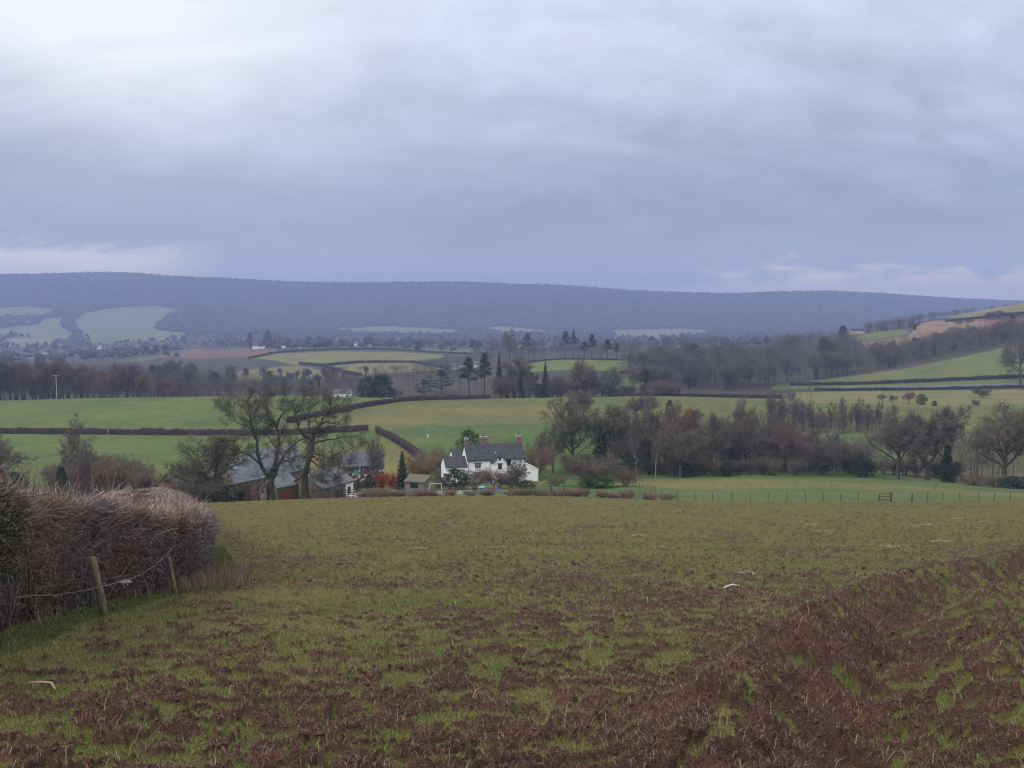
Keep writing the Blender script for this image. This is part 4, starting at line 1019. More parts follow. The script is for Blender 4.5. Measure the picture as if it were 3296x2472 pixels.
S('yew', 3048, 204, 1500, 64, (.8,.9,.9), 'dark ivy mound at the foot of the tall purplish tree', name='evergreen_bush')
S('oak', 3235, 196, 1296, 250, BR, 'big spreading bare oak at the right edge of the valley field')
S('ivied', 3330, 190, 1320, 200, BR, 'bare oak half out of the picture at the right edge')
S('shrub', 3130, 196, 1530, 110, RD, 'reddish bramble bush under the spreading oak, left of two')
S('shrub', 3205, 188, 1525, 120, RD, 'reddish bramble bush under the spreading oak, right of two')
S('yew', 3275, 184, 1535, 120, (.8,.85,.85), 'dark holly bush below the oak at the right edge', name='evergreen_bush')
S('thicket', 2640, 232, 1400, 150, PU, 'tall purplish thicket at the right end of the alder belt')
S('thicket', 2740, 236, 1420, 110, BR, 'brown thicket before the bright green field strip')
# around the house and yard
S('yew', 1512, 212, 1383, 92, (2.0,2.2,1.2), 'leafy green tree behind the farmhouse roof')
S('shrub', 1410, 212, 1440, 150, (1.1,1.0,.85), 'bare grey bush behind the low wing of the farmhouse')
S('shrub', 1725, 212, 1430, 130, (1.2,.95,.8), 'brown bare bush tree behind the right end of the farmhouse')
S('thicket', 1355, 178, 1455, 130, (1.55,1.22,.85), 'yellow brown willow bush left of the farmhouse')
S('spruce', 1295, 176, 1452, 50, (1.2,1.5,1.2), 'small dark spruce in the farmyard garden')
S('oak', 1212, 172, 1395, 70, GY, 'gnarled little bare tree before the slate roofed cottage barn', name='bare_tree')
S('yew', 1190, 168, 1525, 40, (1.3,1.4,.9), 'ivy green bush against the cottage barn wall', name='evergreen_bush')
S('yew', 1150, 168, 1545, 40, (1.3,1.4,.9), 'low green bush below the turquoise shutter', name='evergreen_bush')
S('yew', 1465, 172, 1508, 92, (.85,.9,.75), 'dark evergreen shrub in front of the low wing', name='evergreen_bush')
S('shrub', 1530, 174, 1508, 125, (1.2,1.0,.95), 'bare shrub in front of the farmhouse, left of two')
S('shrub', 1600, 174, 1508, 130, (1.2,1.0,.9), 'bare shrub in front of the farmhouse, right of two')
S('thicket', 1645, 176, 1525, 90, DK, 'dark bare bush before the right half of the farmhouse')
S('shrub', 1420, 170, 1530, 60, BR, 'brown shrub between the block shed and the dark evergreen shrub')
S('shrub', 1070, 190, 1440, 120, (1.2,1.0,.8), 'brown bush behind the slate cottage barn')
REDM = simple('dogwood_twig', (.24,.055,.032), (.36,.085,.045), 3, .8, .1)
for u, wp, lb in ((1228, 52, 'fiery orange red dogwood clump, left of two'), (1262, 46, 'fiery red dogwood clump, right of two')):
    o = S('thicket', u, 168, 1518, wp, (1,1,1), lb, name='dogwood')
    for c in o.children:
        me = c.data.copy(); me.materials.clear(); me.materials.append(REDM); c.data = me
fill(44, 1140, 2160, lambda u, r: r.uniform(112, 128), ['shrub', 'thicket'], lambda u, Y: ip(u, [1140, 1500, 1750, 2160], [1.3, 1.1, 1.3, 1.0]), [(1.3,1.05,.9), BR, TAN], 'dry brown scrub along the fence line below the farm', 'scrub along the fence line', 29, 1.2, (1.3, 2.4))
S('yew', 1690, 172, 1546, 76, (.8,.85,.7), 'low clipped dark hedge bush before the white lean to', name='evergreen_bush')
S('oak', 1668, 178, 1478, 70, GY, 'small leaning bare tree with curved trunk before the farmhouse front')
# rough bushes on the fence line at the far end of the near field
for i, (u, vt, wp) in enumerate([(1745, 1580, 60), (1800, 1578, 50), (1860, 1582, 40), (2020, 1576, 80), (2090, 1582, 60), (2140, 1588, 50), (1690, 1578, 60), (1640, 1580, 50), (1560, 1586, 60), (1200, 1582, 60), (1270, 1580, 80), (1330, 1582, 70), (1400, 1588, 60)]):
    S('shrub', u, 122, vt, wp, (1.45,1.1,.9), 'low dry brown bramble on the fence line below the farm', 'brambles along the fence line')

# ------------------------------------------------------------------ far woods: canopy over the long hill and the copses below it
def canopy(name, n, urange, yrange, pw, rad, seed, label, colr, jit):
    r = np.random.default_rng(seed)
    u = r.uniform(*urange, n); y = yrange[0] + (yrange[1] - yrange[0]) * r.random(n) ** pw
    x = (u - 1648) / F * y
    z = HGT(x, y)
    V0 = np.stack([x, y, z], -1); C, hit = paint(V0, (0, 0, 0))
    uu, vv = proj(x, y, z)
    keep = ~hit
    if name == 'copses': keep &= (fbm(x / 160, y / 160, 3, 91) > .0) | (r.random(n) < .12)
    x, y, z = x[keep], y[keep], z[keep]; k = len(x)
    R = rad * np.exp(.22 * r.normal(size=k)); Hh = np.minimum(R * (1.2 + 1.2 * r.random(k)), rad * 3.2)
    ang = np.arange(5) / 5 * 2 * pi
    P = np.zeros((k, 11, 3))
    for lvl, (zr, rr) in enumerate(((.35, .9), (.72, .85))):
        a = ang[None, :] + r.random((k, 1)) * 6.28
        q = R[:, None] * rr * (.7 + .5 * r.random((k, 5)))
        P[:, lvl*5:lvl*5+5, 0] = x[:, None] + np.cos(a) * q; P[:, lvl*5:lvl*5+5, 1] = y[:, None] + np.sin(a) * q
        P[:, lvl*5:lvl*5+5, 2] = z[:, None] + Hh[:, None] * (zr + .12 * r.normal(size=(k, 5)))
    P[:, 10] = np.stack([x, y, z + Hh * 1.05], -1)
    b = np.arange(k)[:, None] * 11; T = []; Q = []
    for i in range(5):
        j = (i + 1) % 5
        Q.append(b + np.array([[i, j, 5 + j, 5 + i]])); T.append(b + np.array([[5 + i, 5 + j, 10]]))
    cc = np.array(colr) * (1 + jit * r.normal(size=(k, 1))) * (1 + .25 * fbm(x / 260, y / 260, 3, 92))[:, None]
    cc = cc * (1 + np.array([.35, .12, .0]) * np.clip(fbm(x / 420, y / 300, 3, 93), -.6, .8)[:, None])
    cc = np.where(r.random((k, 1)) < .10, cc * np.array([.55, .85, .65]), cc)
    link(name, mesh_np(name, P.reshape(-1, 3), np.vstack(Q), np.vstack(T), smooth=False, col=np.repeat(cc[:, None], 11, 1).reshape(-1, 3)),
         CANM, kind='stuff', label=label, category='woodland')
mass(16, 255, 560, lambda u, r: r.uniform(3080, 3500), lambda u, Y: 11, [GY, DK], 30, (.8, 1.2), 110, 1)
mass(8, 0, 190, lambda u, r: r.uniform(3080, 3400), lambda u, Y: 11, [GY, DK], 31, (.8, 1.2), 110, 1)
mass_build()
canopy('far_woodland', 80000, (-250, 3560), (2950, 5080), .9, 5.2, 3, 'bare winter woodland blanketing the long far hill', (.078,.060,.062), .12)
canopy('copses', 5200, (-250, 3560), (1350, 2950), 1.0, 6.5, 4, 'hedgerow copses scattered over the far valley floor', (.070,.058,.048), .25)
# ------------------------------------------------------------------ field hedges
HEDGEM = simple('hedge_twigs', (.85,.85,.85), (1.15,1.15,1.15), 1.5, .95, .05, tint=True)
def field_hedge(path, h, wid, colr, label, seed, dens=60):
    r = np.random.default_rng(seed)
    P = [onY(u, Y)[:2] for u, Y in path]; P = np.array(P); seg = np.hypot(*np.diff(P, axis=0).T); L = np.concatenate([[0], np.cumsum(seg)])
    n = max(int(L[-1] / 1.2), 4); s = np.linspace(0, L[-1], n)
    X = np.interp(s, L, P[:, 0]); Y = np.interp(s, L, P[:, 1]); k = np.hanning(9); k /= k.sum()
    if n > 20:
        X = np.convolve(np.pad(X, 4, mode='edge'), k, 'valid'); Y = np.convolve(np.pad(Y, 4, mode='edge'), k, 'valid')
    tx, ty = np.gradient(X), np.gradient(Y); q = np.hypot(tx, ty); nx, ny = -ty / q, tx / q
    Z = HGT(X, Y)
    prof = [(-.5, -.05), (-.52, .45), (-.47, .93), (-.15, 1.0), (.18, 1.0), (.48, .92), (.52, .4), (.5, -.05)]
    m = len(prof); V = np.zeros((n, m, 3))
    hh = h * (1 + .13 * perlin(s / 9, s * 0 + seed + .5, seed) + .25 * sstep(.45, .8, perlin(s / 14, s * 0 + seed + 9.5, seed + 3)) + .06 * r.normal(size=n))
    for j, (a, b) in enumerate(prof):
        jit = 1 + .16 * r.normal(size=n)
        V[:, j, 0] = X + nx * a * wid * jit; V[:, j, 1] = Y + ny * a * wid * jit; V[:, j, 2] = Z + b * hh * (1 + .05 * r.normal(size=n))
    i = np.arange(n * m).reshape(n, m)
    Q = np.stack([i[:-1, :-1], i[:-1, 1:], i[1:, 1:], i[1:, :-1]], -1).reshape(-1, 4)
    C = np.tile(np.array(colr) * .55, (n * m, 1)) * (1 + .2 * r.normal(size=(n * m, 1)))
    V = V.reshape(-1, 3)
    # ends
    e = np.array([[i[0, 0], i[0, 2], i[0, 5], i[0, 7]], [i[-1, 0], i[-1, 2], i[-1, 5], i[-1, 7]]])
    k = int(L[-1] * dens); si = r.random(k) * (n - 1); i0 = si.astype(int); f = si - i0
    g = lambda A: A[i0] * (1 - f) + A[np.minimum(i0 + 1, n - 1)] * f
    ph = r.random(k) * pi; a = np.cos(ph) * .55; b = np.sin(ph) ** .6
    p = np.stack([g(X) + g(nx) * a * wid, g(Y) + g(ny) * a * wid, g(Z) + b * g(hh) * .97], -1)
    d = np.stack([g(nx) * a * 1.2, g(ny) * a * 1.2, .5 + 0 * a], -1) + .6 * r.normal(size=(k, 3)); d /= np.linalg.norm(d, axis=1)[:, None]
    sd = np.cross(d, r.normal(size=(k, 3))); sd /= np.linalg.norm(sd, axis=1)[:, None]
    l = .15 * h * (.4 + r.random((k, 1))); w_ = .010 * h * (.6 + .8 * r.random((k, 1)))
    V2 = np.stack([p - sd * w_ - d * l * .4, p + sd * w_ - d * l * .4, p + d * l + sd * w_ * .4, p + d * l - sd * w_ * .4], 1).reshape(-1, 3)
    Q2 = np.arange(k * 4).reshape(-1, 4) + n * m
    C2 = np.repeat(np.array(colr) * (.6 + .8 * r.random((k, 1))), 4, 0)
    me = mesh_np('hedge', np.vstack([V, V2]), np.vstack([Q, e, Q2]), col=np.vstack([C, C2]))
    return link('hedge', me, HEDGEM, label=label, category='hedge')
HB = (.085,.062,.060); HDK = (.068,.058,.054); HGN = (.075,.070,.048)
field_hedge([(-380, 320), (0, 320), (300, 321), (600, 322), (900, 322), (1080, 324), (1192, 326)], 2.05, 1.9, HB, 'long trimmed brown hedge across the left fields', 101)
field_hedge([(925, 350), (985, 362), (1050, 372), (1120, 384), (1200, 397), (1300, 412), (1400, 420), (1500, 425), (1580, 428)], 2.15, 2.0, (.098,.066,.062), 'curving brown hedge up to the crest between the two upper fields', 102)
field_hedge([(1214, 322), (1262, 300), (1320, 273), (1370, 244)], 2.0, 1.9, HB, 'brown hedge slanting down towards the farmhouse', 103)
field_hedge([(1950, 446), (2200, 449), (2440, 455), (2520, 456)], 1.8, 1.8, HDK, 'dark hedge along the crest below the right wood', 104)
field_hedge([(2620, 546), (2900, 546), (3420, 548)], 1.8, 2.6, HDK, 'dark hedge across the right slope, lower of a close pair', 105)
field_hedge([(2540, 580), (2900, 578), (3420, 580)], 2.1, 2.6, HDK, 'dark hedge across the right slope, upper of a close pair', 106)
field_hedge([(800, 1150), (900, 1275), (1080, 1318), (1250, 1322), (1420, 1300), (1520, 1300)], 2.6, 3, HGN, 'thin distant hedge along the top of the upper yellow field', 107, 12)
field_hedge([(1040, 960), (1090, 985), (1150, 1003), (1250, 1010), (1330, 1015), (1400, 930), (1450, 830)], 2.8, 3.5, HDK, 'arched distant hedge between the two yellow fields', 108, 12)
field_hedge([(965, 1010), (1040, 960), (1100, 850), (1160, 760)], 2.8, 3.5, HDK, 'distant hedge slanting down beside the lower yellow field', 109, 12)
field_hedge([(3040, 1000), (3120, 988), (3200, 985), (3330, 985)], 3.0, 3.5, HDK, 'dark hedge between bracken slope and the top pasture on the right', 110, 12)
field_hedge([(1690, 745), (1780, 752), (1900, 756), (2010, 752)], 1.4, 1.5, HGN, 'low hedge along the top of the small green knoll', 111, 12)
field_hedge([(2000, 620), (2040, 640), (2075, 655)], 1.8, 2, HDK, 'short dark hedge at the right foot of the knoll', 112, 12)

# ------------------------------------------------------------------ buildings
WHITE = simple('whitewash', (.78,.78,.78), (.90,.90,.90), 1.2, .9, .1, bump=.15)
SLATE = simple('slate', (.026,.026,.031), (.088,.085,.090), 2.6, .75, .25, bump=.4, stretch=(1, 1, 2.5))
SLATEB = simple('blue_slate', (.075,.08,.095), (.115,.12,.14), 2.0, .6, .3, bump=.3)
SLATEL = simple('pale_slate', (.095,.10,.11), (.17,.18,.19), 1.6, .6, .3, bump=.3)
BRICK = simple('brick', (.15,.10,.088), (.25,.18,.158), 6, .95, .1)
CAP = simple('chimney_cap', (.30,.28,.25), (.42,.40,.36), 5)
DARKW = simple('window_dark', (.012,.014,.018), (.03,.032,.04), 4, .15, .5)
TIMBER = simple('dark_timber', (.05,.042,.036), (.09,.075,.062), 6)
GREYT = simple('weathered_wood', (.20,.17,.13), (.34,.30,.24), 8, stretch=(1, 1, .2))
PIPE = simple('downpipe', (.03,.03,.032), (.05,.05,.05), 5, .5)
LEAD = simple('lead_flashing', (.45,.46,.48), (.6,.6,.62), 5)
def stone_mat(name, lo, hi, spot=None):
    m, nt, b = newmat(name)
    tcn = nd(nt, 'ShaderNodeTexCoord'); v = nd(nt, 'ShaderNodeTexVoronoi'); v.inputs['Scale'].default_value = 3.2
    nt.links.new(tcn.outputs['Object'], v.inputs['Vector'])
    r = nd(nt, 'ShaderNodeValToRGB'); e = r.color_ramp.elements; e[0].color = (*lo, 1); e[1].color = (*hi, 1); e[0].position = .1; e[1].position = .8
    if spot:
        q = r.color_ramp.elements.new(.84); q.color = (*spot, 1)
    sp_ = nd(nt, 'ShaderNodeSeparateColor'); nt.links.new(v.outputs['Color'], sp_.inputs[0]); nt.links.new(sp_.outputs[0], r.inputs[0])
    c = mul(nt, r.outputs[0], noise_ramp(nt, 9, (.75,.75,.75), (1.15,1.12,1.1)))
    nt.links.new(c, b.inputs['Base Color'])
    return m
STONE = stone_mat('red_rubble_stone', (.075,.045,.038), (.17,.11,.095), (.60,.55,.50))
STONEG = stone_mat('buff_rubble_stone', (.12,.092,.075), (.25,.20,.165))
def gable(wm, rm, x0, x1, y0, y1, ze, zr, ov=.18, th=.16, z0=-1.2):
    """walls and a slate roof with its ridge along x"""
    ym = (y0 + y1) / 2
    wm.poly([(x0,y0,z0),(x1,y0,z0),(x1,y1,z0),(x0,y1,z0),(x0,y0,ze),(x1,y0,ze),(x1,y1,ze),(x0,y1,ze),(x0,ym,zr),(x1,ym,zr)],
            [(0,1,5,4),(2,3,7,6),(1,2,6,9,5),(3,0,4,8,7),(0,3,2,1)])
    sl = (zr - ze) / (ym - y0)
    for s in (-1, 1):
        ye = (y0 - ov) if s < 0 else (y1 + ov); zl = ze - ov * sl
        a = [(x0-ov,ye,zl+.03),(x1+ov,ye,zl+.03),(x1+ov,ym,zr+.03),(x0-ov,ym,zr+.03)]
        vs = a + [(p[0], p[1], p[2] + th) for p in a]
        f = [(0,1,2,3),(7,6,5,4),(0,4,5,1),(1,5,6,2),(2,6,7,3),(3,7,4,0)]
        rm.poly(vs, f if s > 0 else [tuple(reversed(q)) for q in f])
def window(parent, x0, x1, z0, z1, y, lights=2, frame=WHITE, lintel=True):
    fr = MB(); b = .05
    fr.box(x0, x1, y-.05, y-.004, z0, z0+b).box(x0, x1, y-.05, y-.004, z1-b, z1).box(x0, x0+b, y-.049, y-.003, z0+b, z1-b).box(x1-b, x1, y-.049, y-.003, z0+b, z1-b)
    for i in range(1, lights):
        xm = x0 + (x1 - x0) * i / lights; fr.box(xm-.03, xm+.03, y-.049, y-.003, z0+b, z1-b)
    f = fr.obj('window', frame, parent)
    MB().box(x0+b, x1-b, y-.035, y-.006, z0+b, z1-b).obj('pane', DARKW, f)
    if lintel: MB().box(x0-.18, x1+.18, y-.09, y-.002, z1+.02, z1+.22).obj('lintel', TIMBER, f)
    return f
# the white farmhouse
x, y, z = onY(1506, 195)
fh = thing('farmhouse', 'white farmhouse with grey slate roof, three brick chimneys and a front gable', 'house', (x, y, z), radians(16))
wm, rm = MB(), MB(); gable(wm, rm, 0, 13.2, 0, 6.2, 5.05, 8.0)
wl = wm.obj('wall', WHITE, fh); rf = rm.obj('roof', SLATE, fh)
for cx_, cw, ct in ((.42, .7, 9.5), (4.4, 1.5, 9.75), (12.6, 1.0, 9.75)):
    c = MB().box(cx_-cw/2, cx_+cw/2, 2.7, 3.5, 6.9, ct).obj('chimney', BRICK, rf)
    m = MB().box(cx_-cw/2-.09, cx_+cw/2+.09, 2.6, 3.6, ct-.28, ct-.12); m.box(cx_-cw/2-.12, cx_+cw/2+.12, 2.56, 3.64, ct, ct+.12).obj('cap', CAP, c)
    if cw > .8: MB().tube([(cx_, 3.1, ct+.12), (cx_, 3.1, ct+.55)], [.17, .14], 8).obj('chimney_pot', PIPE, c)
wm, rm = MB(), MB()
# front wing: ridge runs towards the camera
x0, x1, y0, y1, ze, zr = 5.3, 8.4, -2.0, -.02, 4.55, 6.35; xm = (x0 + x1) / 2
wm.poly([(x0,y0,-1.2),(x1,y0,-1.2),(x1,y1,-1.2),(x0,y1,-1.2),(x0,y0,ze),(x1,y0,ze),(x1,y1,ze),(x0,y1,ze),(xm,y0,zr),(xm,y1,zr)], [(0,1,5,8,4),(1,2,6,5),(3,0,4,7),(2,3,7,9,6)])
sl = (zr - ze) / (xm - x0)
for s in (-1, 1):
    xe = xm + s * (xm - x0 + .22); zl = ze - .22 * sl
    yb = 1.35
    a = [(xe, y0-.25, zl+.04), (xm, y0-.25, zr+.04), (xm, yb, zr+.04), (xe, -.15, zl+.04)]
    vs = a + [(p[0], p[1], p[2]+.15) for p in a]; f = [(0,1,2,3),(7,6,5,4),(0,4,5,1),(1,5,6,2),(2,6,7,3),(3,7,4,0)]
    rm.poly(vs, f if s < 0 else [tuple(reversed(q)) for q in f])
wm.obj('front_gable', WHITE, fh); g = rm.obj('gable_roof', SLATE, fh)
MB().bar((x0-.2, -.12, ze+.05), (xm, 1.3, zr+.22), .12, .05).obj('flashing', LEAD, g)
b = MB(); b.bar((x0-.2, y0-.28, ze-.12), (xm, y0-.28, zr+.06), .06, .2).bar((x1+.2, y0-.28, ze-.12), (xm, y0-.28, zr+.06), .06, .2).obj('bargeboard', TIMBER, g)
window(fh, 1.6, 3.0, 3.2, 4.15, 0, 3); window(fh, 9.0, 9.95, 3.45, 4.75, 0, 2, TIMBER); window(fh, 6.42, 7.3, 3.05, 4.2, -2.0, 2, TIMBER); window(fh, 6.62, 7.08, 5.05, 5.62, -2.0, 1, TIMBER)
window(fh, 1.5, 3.1, .9, 2.1, 0, 3); window(fh, 9.3, 10.6, .8, 2.0, 0, 2); window(fh, 11.6, 12.5, .8, 2.0, 0, 2)
d = MB().box(6.35, 7.35, -2.05, -2.003, 0, 2.1).obj('door', TIMBER, fh); MB().box(7.18, 7.26, -2.10, -2.05, .95, 1.05).obj('handle', LEAD, d)
for px, py in ((.06, -.08), (5.22, -.30), (8.5, -.30), (13.1, -.08)): MB().tube([(px, py, -.6), (px, py, 4.85)], .05, 6).obj('downpipe', PIPE, fh)
MB().box(0, 5.2, -.32, -.2, 4.78, 4.88).box(8.6, 13.3, -.32, -.2, 4.78, 4.88).obj('gutter', PIPE, fh)
wm, rm = MB(), MB(); gable(wm, rm, -4.9, -.02, .15, 5.6, 3.55, 5.5, ov=.12)
wm.obj('low_wing', WHITE, fh); rm.obj('low_roof', SLATE, fh)
window(fh, -3.2, -2.2, 1.4, 2.4, .15, 2)
wm, rm = MB(), MB(); gable(wm, rm, -1.9, 2.6, 6.25, 11.0, 4.2, 6.3, ov=.12)
wm.obj('rear_wing', WHITE, fh); rm.obj('rear_roof', SLATE, fh)
wm, rm = MB(), MB()
wm.poly([(13.22,.25,-1.2),(16.5,.25,-1.2),(16.5,5.2,-1.2),(13.22,5.2,-1.2),(13.22,.25,3.75),(16.5,.25,2.15),(16.5,5.2,2.15),(13.22,5.2,3.75)], [(0,1,5,4),(1,2,6,5),(2,3,7,6),(3,0,4,7)])
rm.poly([(13.22,.1,3.78),(16.65,.1,2.12),(16.65,5.3,2.12),(13.22,5.3,3.78),(13.22,.1,3.9),(16.65,.1,2.24),(16.65,5.3,2.24),(13.22,5.3,3.9)], [(3,2,1,0),(4,5,6,7),(0,1,5,4),(1,2,6,5),(2,3,7,6),(3,0,4,7)])
l = wm.obj('lean_to', WHITE, fh); rm.obj('lean_to_roof', WHITE, fh); MB().box(13.5, 14.7, .16, .24, 1.45, 1.62).obj('lintel', TIMBER, l)

def barn(name, label, cat, x, y, ze, deg, Lx, dep, eav, rise, wmat, rmat, extras=None, ov=.2):
    """eaves corner nearest the camera at (x, y); long side runs off at deg; eaves at height ze"""
    zb = ze - eav
    t = thing(name, label, cat, (x, y, zb), radians(deg))
    a, b = MB(), MB(); gable(a, b, 0, Lx, 0, dep, eav, eav + rise, ov, z0=-2.5)
    a.obj('wall', wmat, t); b.obj('roof', rmat, t)
    if extras: extras(t)
    return t
DOORO = simple('orange_door', (.16,.075,.04), (.25,.12,.06), 5, stretch=(4, 4, .3)); TURQ = simple('turquoise_shutter', (.06,.22,.19), (.10,.30,.26), 5)
def exA(t):
    MB().box(1.2, 3.2, -.06, -.003, -.3, 2.6).obj('door', simple('red_boards', (.14,.05,.04), (.2,.08,.06), 4), t)
    for q in (5, 8, 11): MB().box(q, q+.25, -.10, -.003, -.5, 3.0).obj('post', TIMBER, t)
    MB().poly([(1.0,1.6,5.30),(1.8,1.6,5.30),(1.8,2.3,6.05),(1.0,2.3,6.05),(1.0,1.6,5.42),(1.8,1.6,5.42),(1.8,2.3,6.17),(1.0,2.3,6.17)], [(3,2,1,0),(4,5,6,7),(0,1,5,4),(1,2,6,5),(2,3,7,6),(3,0,4,7)]).obj('skylight', LEAD, t)
barn('stone_barn', 'long barn with big pale slate roof behind the oaks', 'barn', -46.1, 146, -27.6, 58, 17.5, 8, 3.3, 4.1, STONEG, SLATEL, exA)
def exC(t):
    MB().box(3.4, 5.2, -.05, -.003, -.4, 1.9).obj('door', DARKW, t)
    for q in (3.9, 4.5): MB().box(q, q+.12, -.09, -.052, -.4, 1.9).obj('door_post', DOORO, t)
    MB().box(6.0, 8.02, -.03, -.002, -.6, 2.45).obj('white_corner', WHITE, t); MB().box(6.5, 7.2, -.07, -.031, .7, 1.9).obj('opening', DARKW, t)
barn('small_barn', 'stone barn end with plain pale grey slate roof and a whitewashed corner', 'barn', -30.3, 140, -27.4, 63, 8.0, 7, 2.7, 2.0, STONEG, SLATEL, exC, .22)
def exD(t):
    MB().box(.5, 3.6, -.05, -.003, -.6, 2.2).obj('door', DOORO, t)
barn('outbuilding', 'low outbuilding with an orange wooden door between the oak trunks', 'outbuilding', -37.2, 139, -27.1, 55, 4.2, 4.5, 2.7, 1.4, STONEG, SLATEL, exD)
def exE(t):
    f = MB().box(1.9, 2.9, -.06, -.003, 3.15, 4.45).obj('shutter', TURQ, t); MB().box(1.7, 3.1, -.12, -.003, 3.0, 3.14).obj('sill', CAP, t)
    MB().box(4.6, 5.7, -.05, -.003, -.5, 2.4).obj('door', TIMBER, t); MB().box(-.2, 8.5, -.3, -.22, 4.42, 4.55).obj('gutter', PIPE, t)
barn('cottage_barn', 'red rubble stone cottage with blue grey slate roof and turquoise shutter', 'cottage', -35.1, 184, -31.4, 19, 8.3, 5.4, 4.9, 2.5, STONE, SLATEB, exE, .15)
BRKD = simple('dark_brick', (.15,.085,.065), (.22,.13,.10), 6)
barn('brick_shed', 'small brick shed with pointed gable beyond the near hedge', 'shed', -52.6, 138, -26.5, 65, 7, 4.2, 2.6, 1.75, BRKD, SLATEL, None)
CONC = simple('grey_blockwork', (.15,.14,.128), (.22,.205,.19), 3); CORR = simple('mossy_sheet_roof', (.10,.08,.055), (.19,.165,.13), 3, stretch=(3, 1, 1))
x, y, z = onY(1303, 164)
sh = thing('block_shed', 'small grey block shed with mossy sheet roof and dark window', 'shed', (x, y, z + .2), radians(-18))
MB().poly([(0,0,-1),(3.9,0,-1),(3.9,2.8,-1),(0,2.8,-1),(0,0,1.95),(3.9,0,1.95),(3.9,2.8,2.5),(0,2.8,2.5)], [(0,1,5,4),(1,2,6,5),(2,3,7,6),(3,0,4,7)]).obj('wall', CONC, sh)
rmx = MB(); rmx.poly([(-.2,-.25,1.93),(4.1,-.25,1.93),(4.1,3.0,2.78),(-.2,3.0,2.78),(-.2,-.25,2.0),(4.1,-.25,2.0),(4.1,3.0,2.85),(-.2,3.0,2.85)], [(3,2,1,0),(4,5,6,7),(0,1,5,4),(1,2,6,5),(2,3,7,6),(3,0,4,7)]).obj('roof', CORR, sh)
window(sh, 1.15, 2.7, .8, 1.7, 0, 2, TIMBER, False)

def small_house(u, Y, wpx, hgt, label, wmat, rmat, rot=0, dep=6, name='distant_house', rise=None, dz=0, win=0):
    x, y, z = onY(u, Y); Lx = wpx * Y / F
    t = thing(name, label, 'house', (x - Lx / 2, y, z + dz), radians(rot))
    a, b = MB(), MB(); gable(a, b, 0, Lx, 0, dep, hgt, hgt + (rise or dep * .45), .15)
    a.obj('wall', wmat, t); b.obj('roof', rmat, t)
    for i in range(win):
        MB().box(Lx * (i + .35) / win, Lx * (i + .35) / win + .9, -.05, -.004, hgt * .35, hgt * .75).obj('window', DARKW, t)
    return t
REDR = simple('red_tile', (.30,.09,.06), (.42,.15,.10), 2); TEAL = simple('teal_sheet', (.22,.42,.40), (.34,.55,.52), 2); BUFF = simple('buff_render', (.42,.36,.28), (.54,.47,.38), 1)
c = small_house(1102, 466, 56, 2.6, 'half hidden white cottage with slate roof on the left crest', WHITE, SLATEB, 4, 5, 'white_cottage', 2.2, .6, 2)
MB().box(6.6, 7.4, 2.1, 2.9, 3.6, 5.6).obj('chimney', CAP, c)
for a in [(831, 1720, 38, 4, 'long white farm sheds among conifers across the valley', WHITE, SLATEL, 0, 10, 'distant_house', 2), (905, 1740, 24, 5, 'distant pale house right of the long white sheds', WHITE, SLATE, 5), (963, 1730, 13, 6, 'distant small white house in the middle of the village', WHITE, SLATE, -8),
          (1155, 1700, 30, 4.5, 'distant teal sided barn with a pale roof', TEAL, LEAD, 3, 8, 'distant_house', 1.6), (1198, 1720, 18, 5, 'distant red roofed building beside the teal barn', BUFF, REDR, -5), (1112, 1730, 20, 4, 'distant low grey shed left of the teal barn', BUFF, SLATEL, 4),
          (1567, 1500, 10, 6, 'distant white house, left of a close pair', WHITE, SLATE, 10), (1680, 1480, 28, 6, 'distant house with a red tiled roof among trees', BUFF, REDR, 4), (2762, 1010, 42, 3.5, 'distant low house on the right skyline behind the green patch', BUFF, SLATE, 0),
          (310, 2250, 24, 5, 'distant white house on the lower left hillside', WHITE, SLATEL, 0, 12), (405, 1640, 28, 3, 'distant pale sheds at the foot of the left hill', BUFF, SLATEL, 0, 14), (42, 3300, 16, 8, 'distant white house high on the left hill, left of two', WHITE, SLATE, 0, 10),
          (78, 3300, 20, 8, 'distant white house high on the left hill, right of two', WHITE, SLATE, 8, 10), (1462, 760, 26, 3, 'pale cottage beside the lane behind the wide cedar', BUFF, SLATEL, 0), (1488, 800, 18, 3.4, 'pale cottage higher up behind the tall pines', BUFF, SLATE, 8), (1530, 800, 22, 3, 'pale cottage half behind the tall pines', WHITE, SLATEL, -6)]:
    small_house(*a)
x, y, z = onY(1590, 1500); t = thing('distant_house', 'distant white cottage with a steep gable, right of a close pair', 'house', (x, y, z), radians(80))
a, b = MB(), MB(); gable(a, b, -9, 0, -3.5, 3.5, 5, 10, .2); a.obj('wall', WHITE, t); b.obj('roof', SLATE, t)

# ------------------------------------------------------------------ poles, fences, gates
def power_pole(u, Y, vtop, label, arms=1, can=False, mat=GREYT, wide=1.8):
    x, y, z = onY(u, Y); h = at(u, vtop, Y)[2] - z
    t = thing('power_pole', label, 'power pole', (x, y, z))
    MB().tube([(0, 0, -.3), (0, 0, h)], [.15, .11], 8).obj('pole', mat, t)
    if arms:
        c = MB().bar((-wide/2, -.12, h - .35), (wide/2, -.12, h - .35), .12).obj('crossarm', mat, t)
        for q in (-.45, 0, .45): MB().tube([(q * wide, -.12, h - .29), (q * wide, -.12, h - .02)], [.07, .05], 6).obj('insulator', LEAD, c)
    if can:
        MB().tube([(-.42, -.1, h - 2.6), (-.42, -.1, h - 1.8)], .28, 10).obj('transformer', LEAD, t)
    return t
power_pole(350, 300, 1301, 'wooden power pole standing in the lower left field', 0)
power_pole(1383, 250, 1378, 'power pole with transformer beside the farmhouse hedge', 1, True)
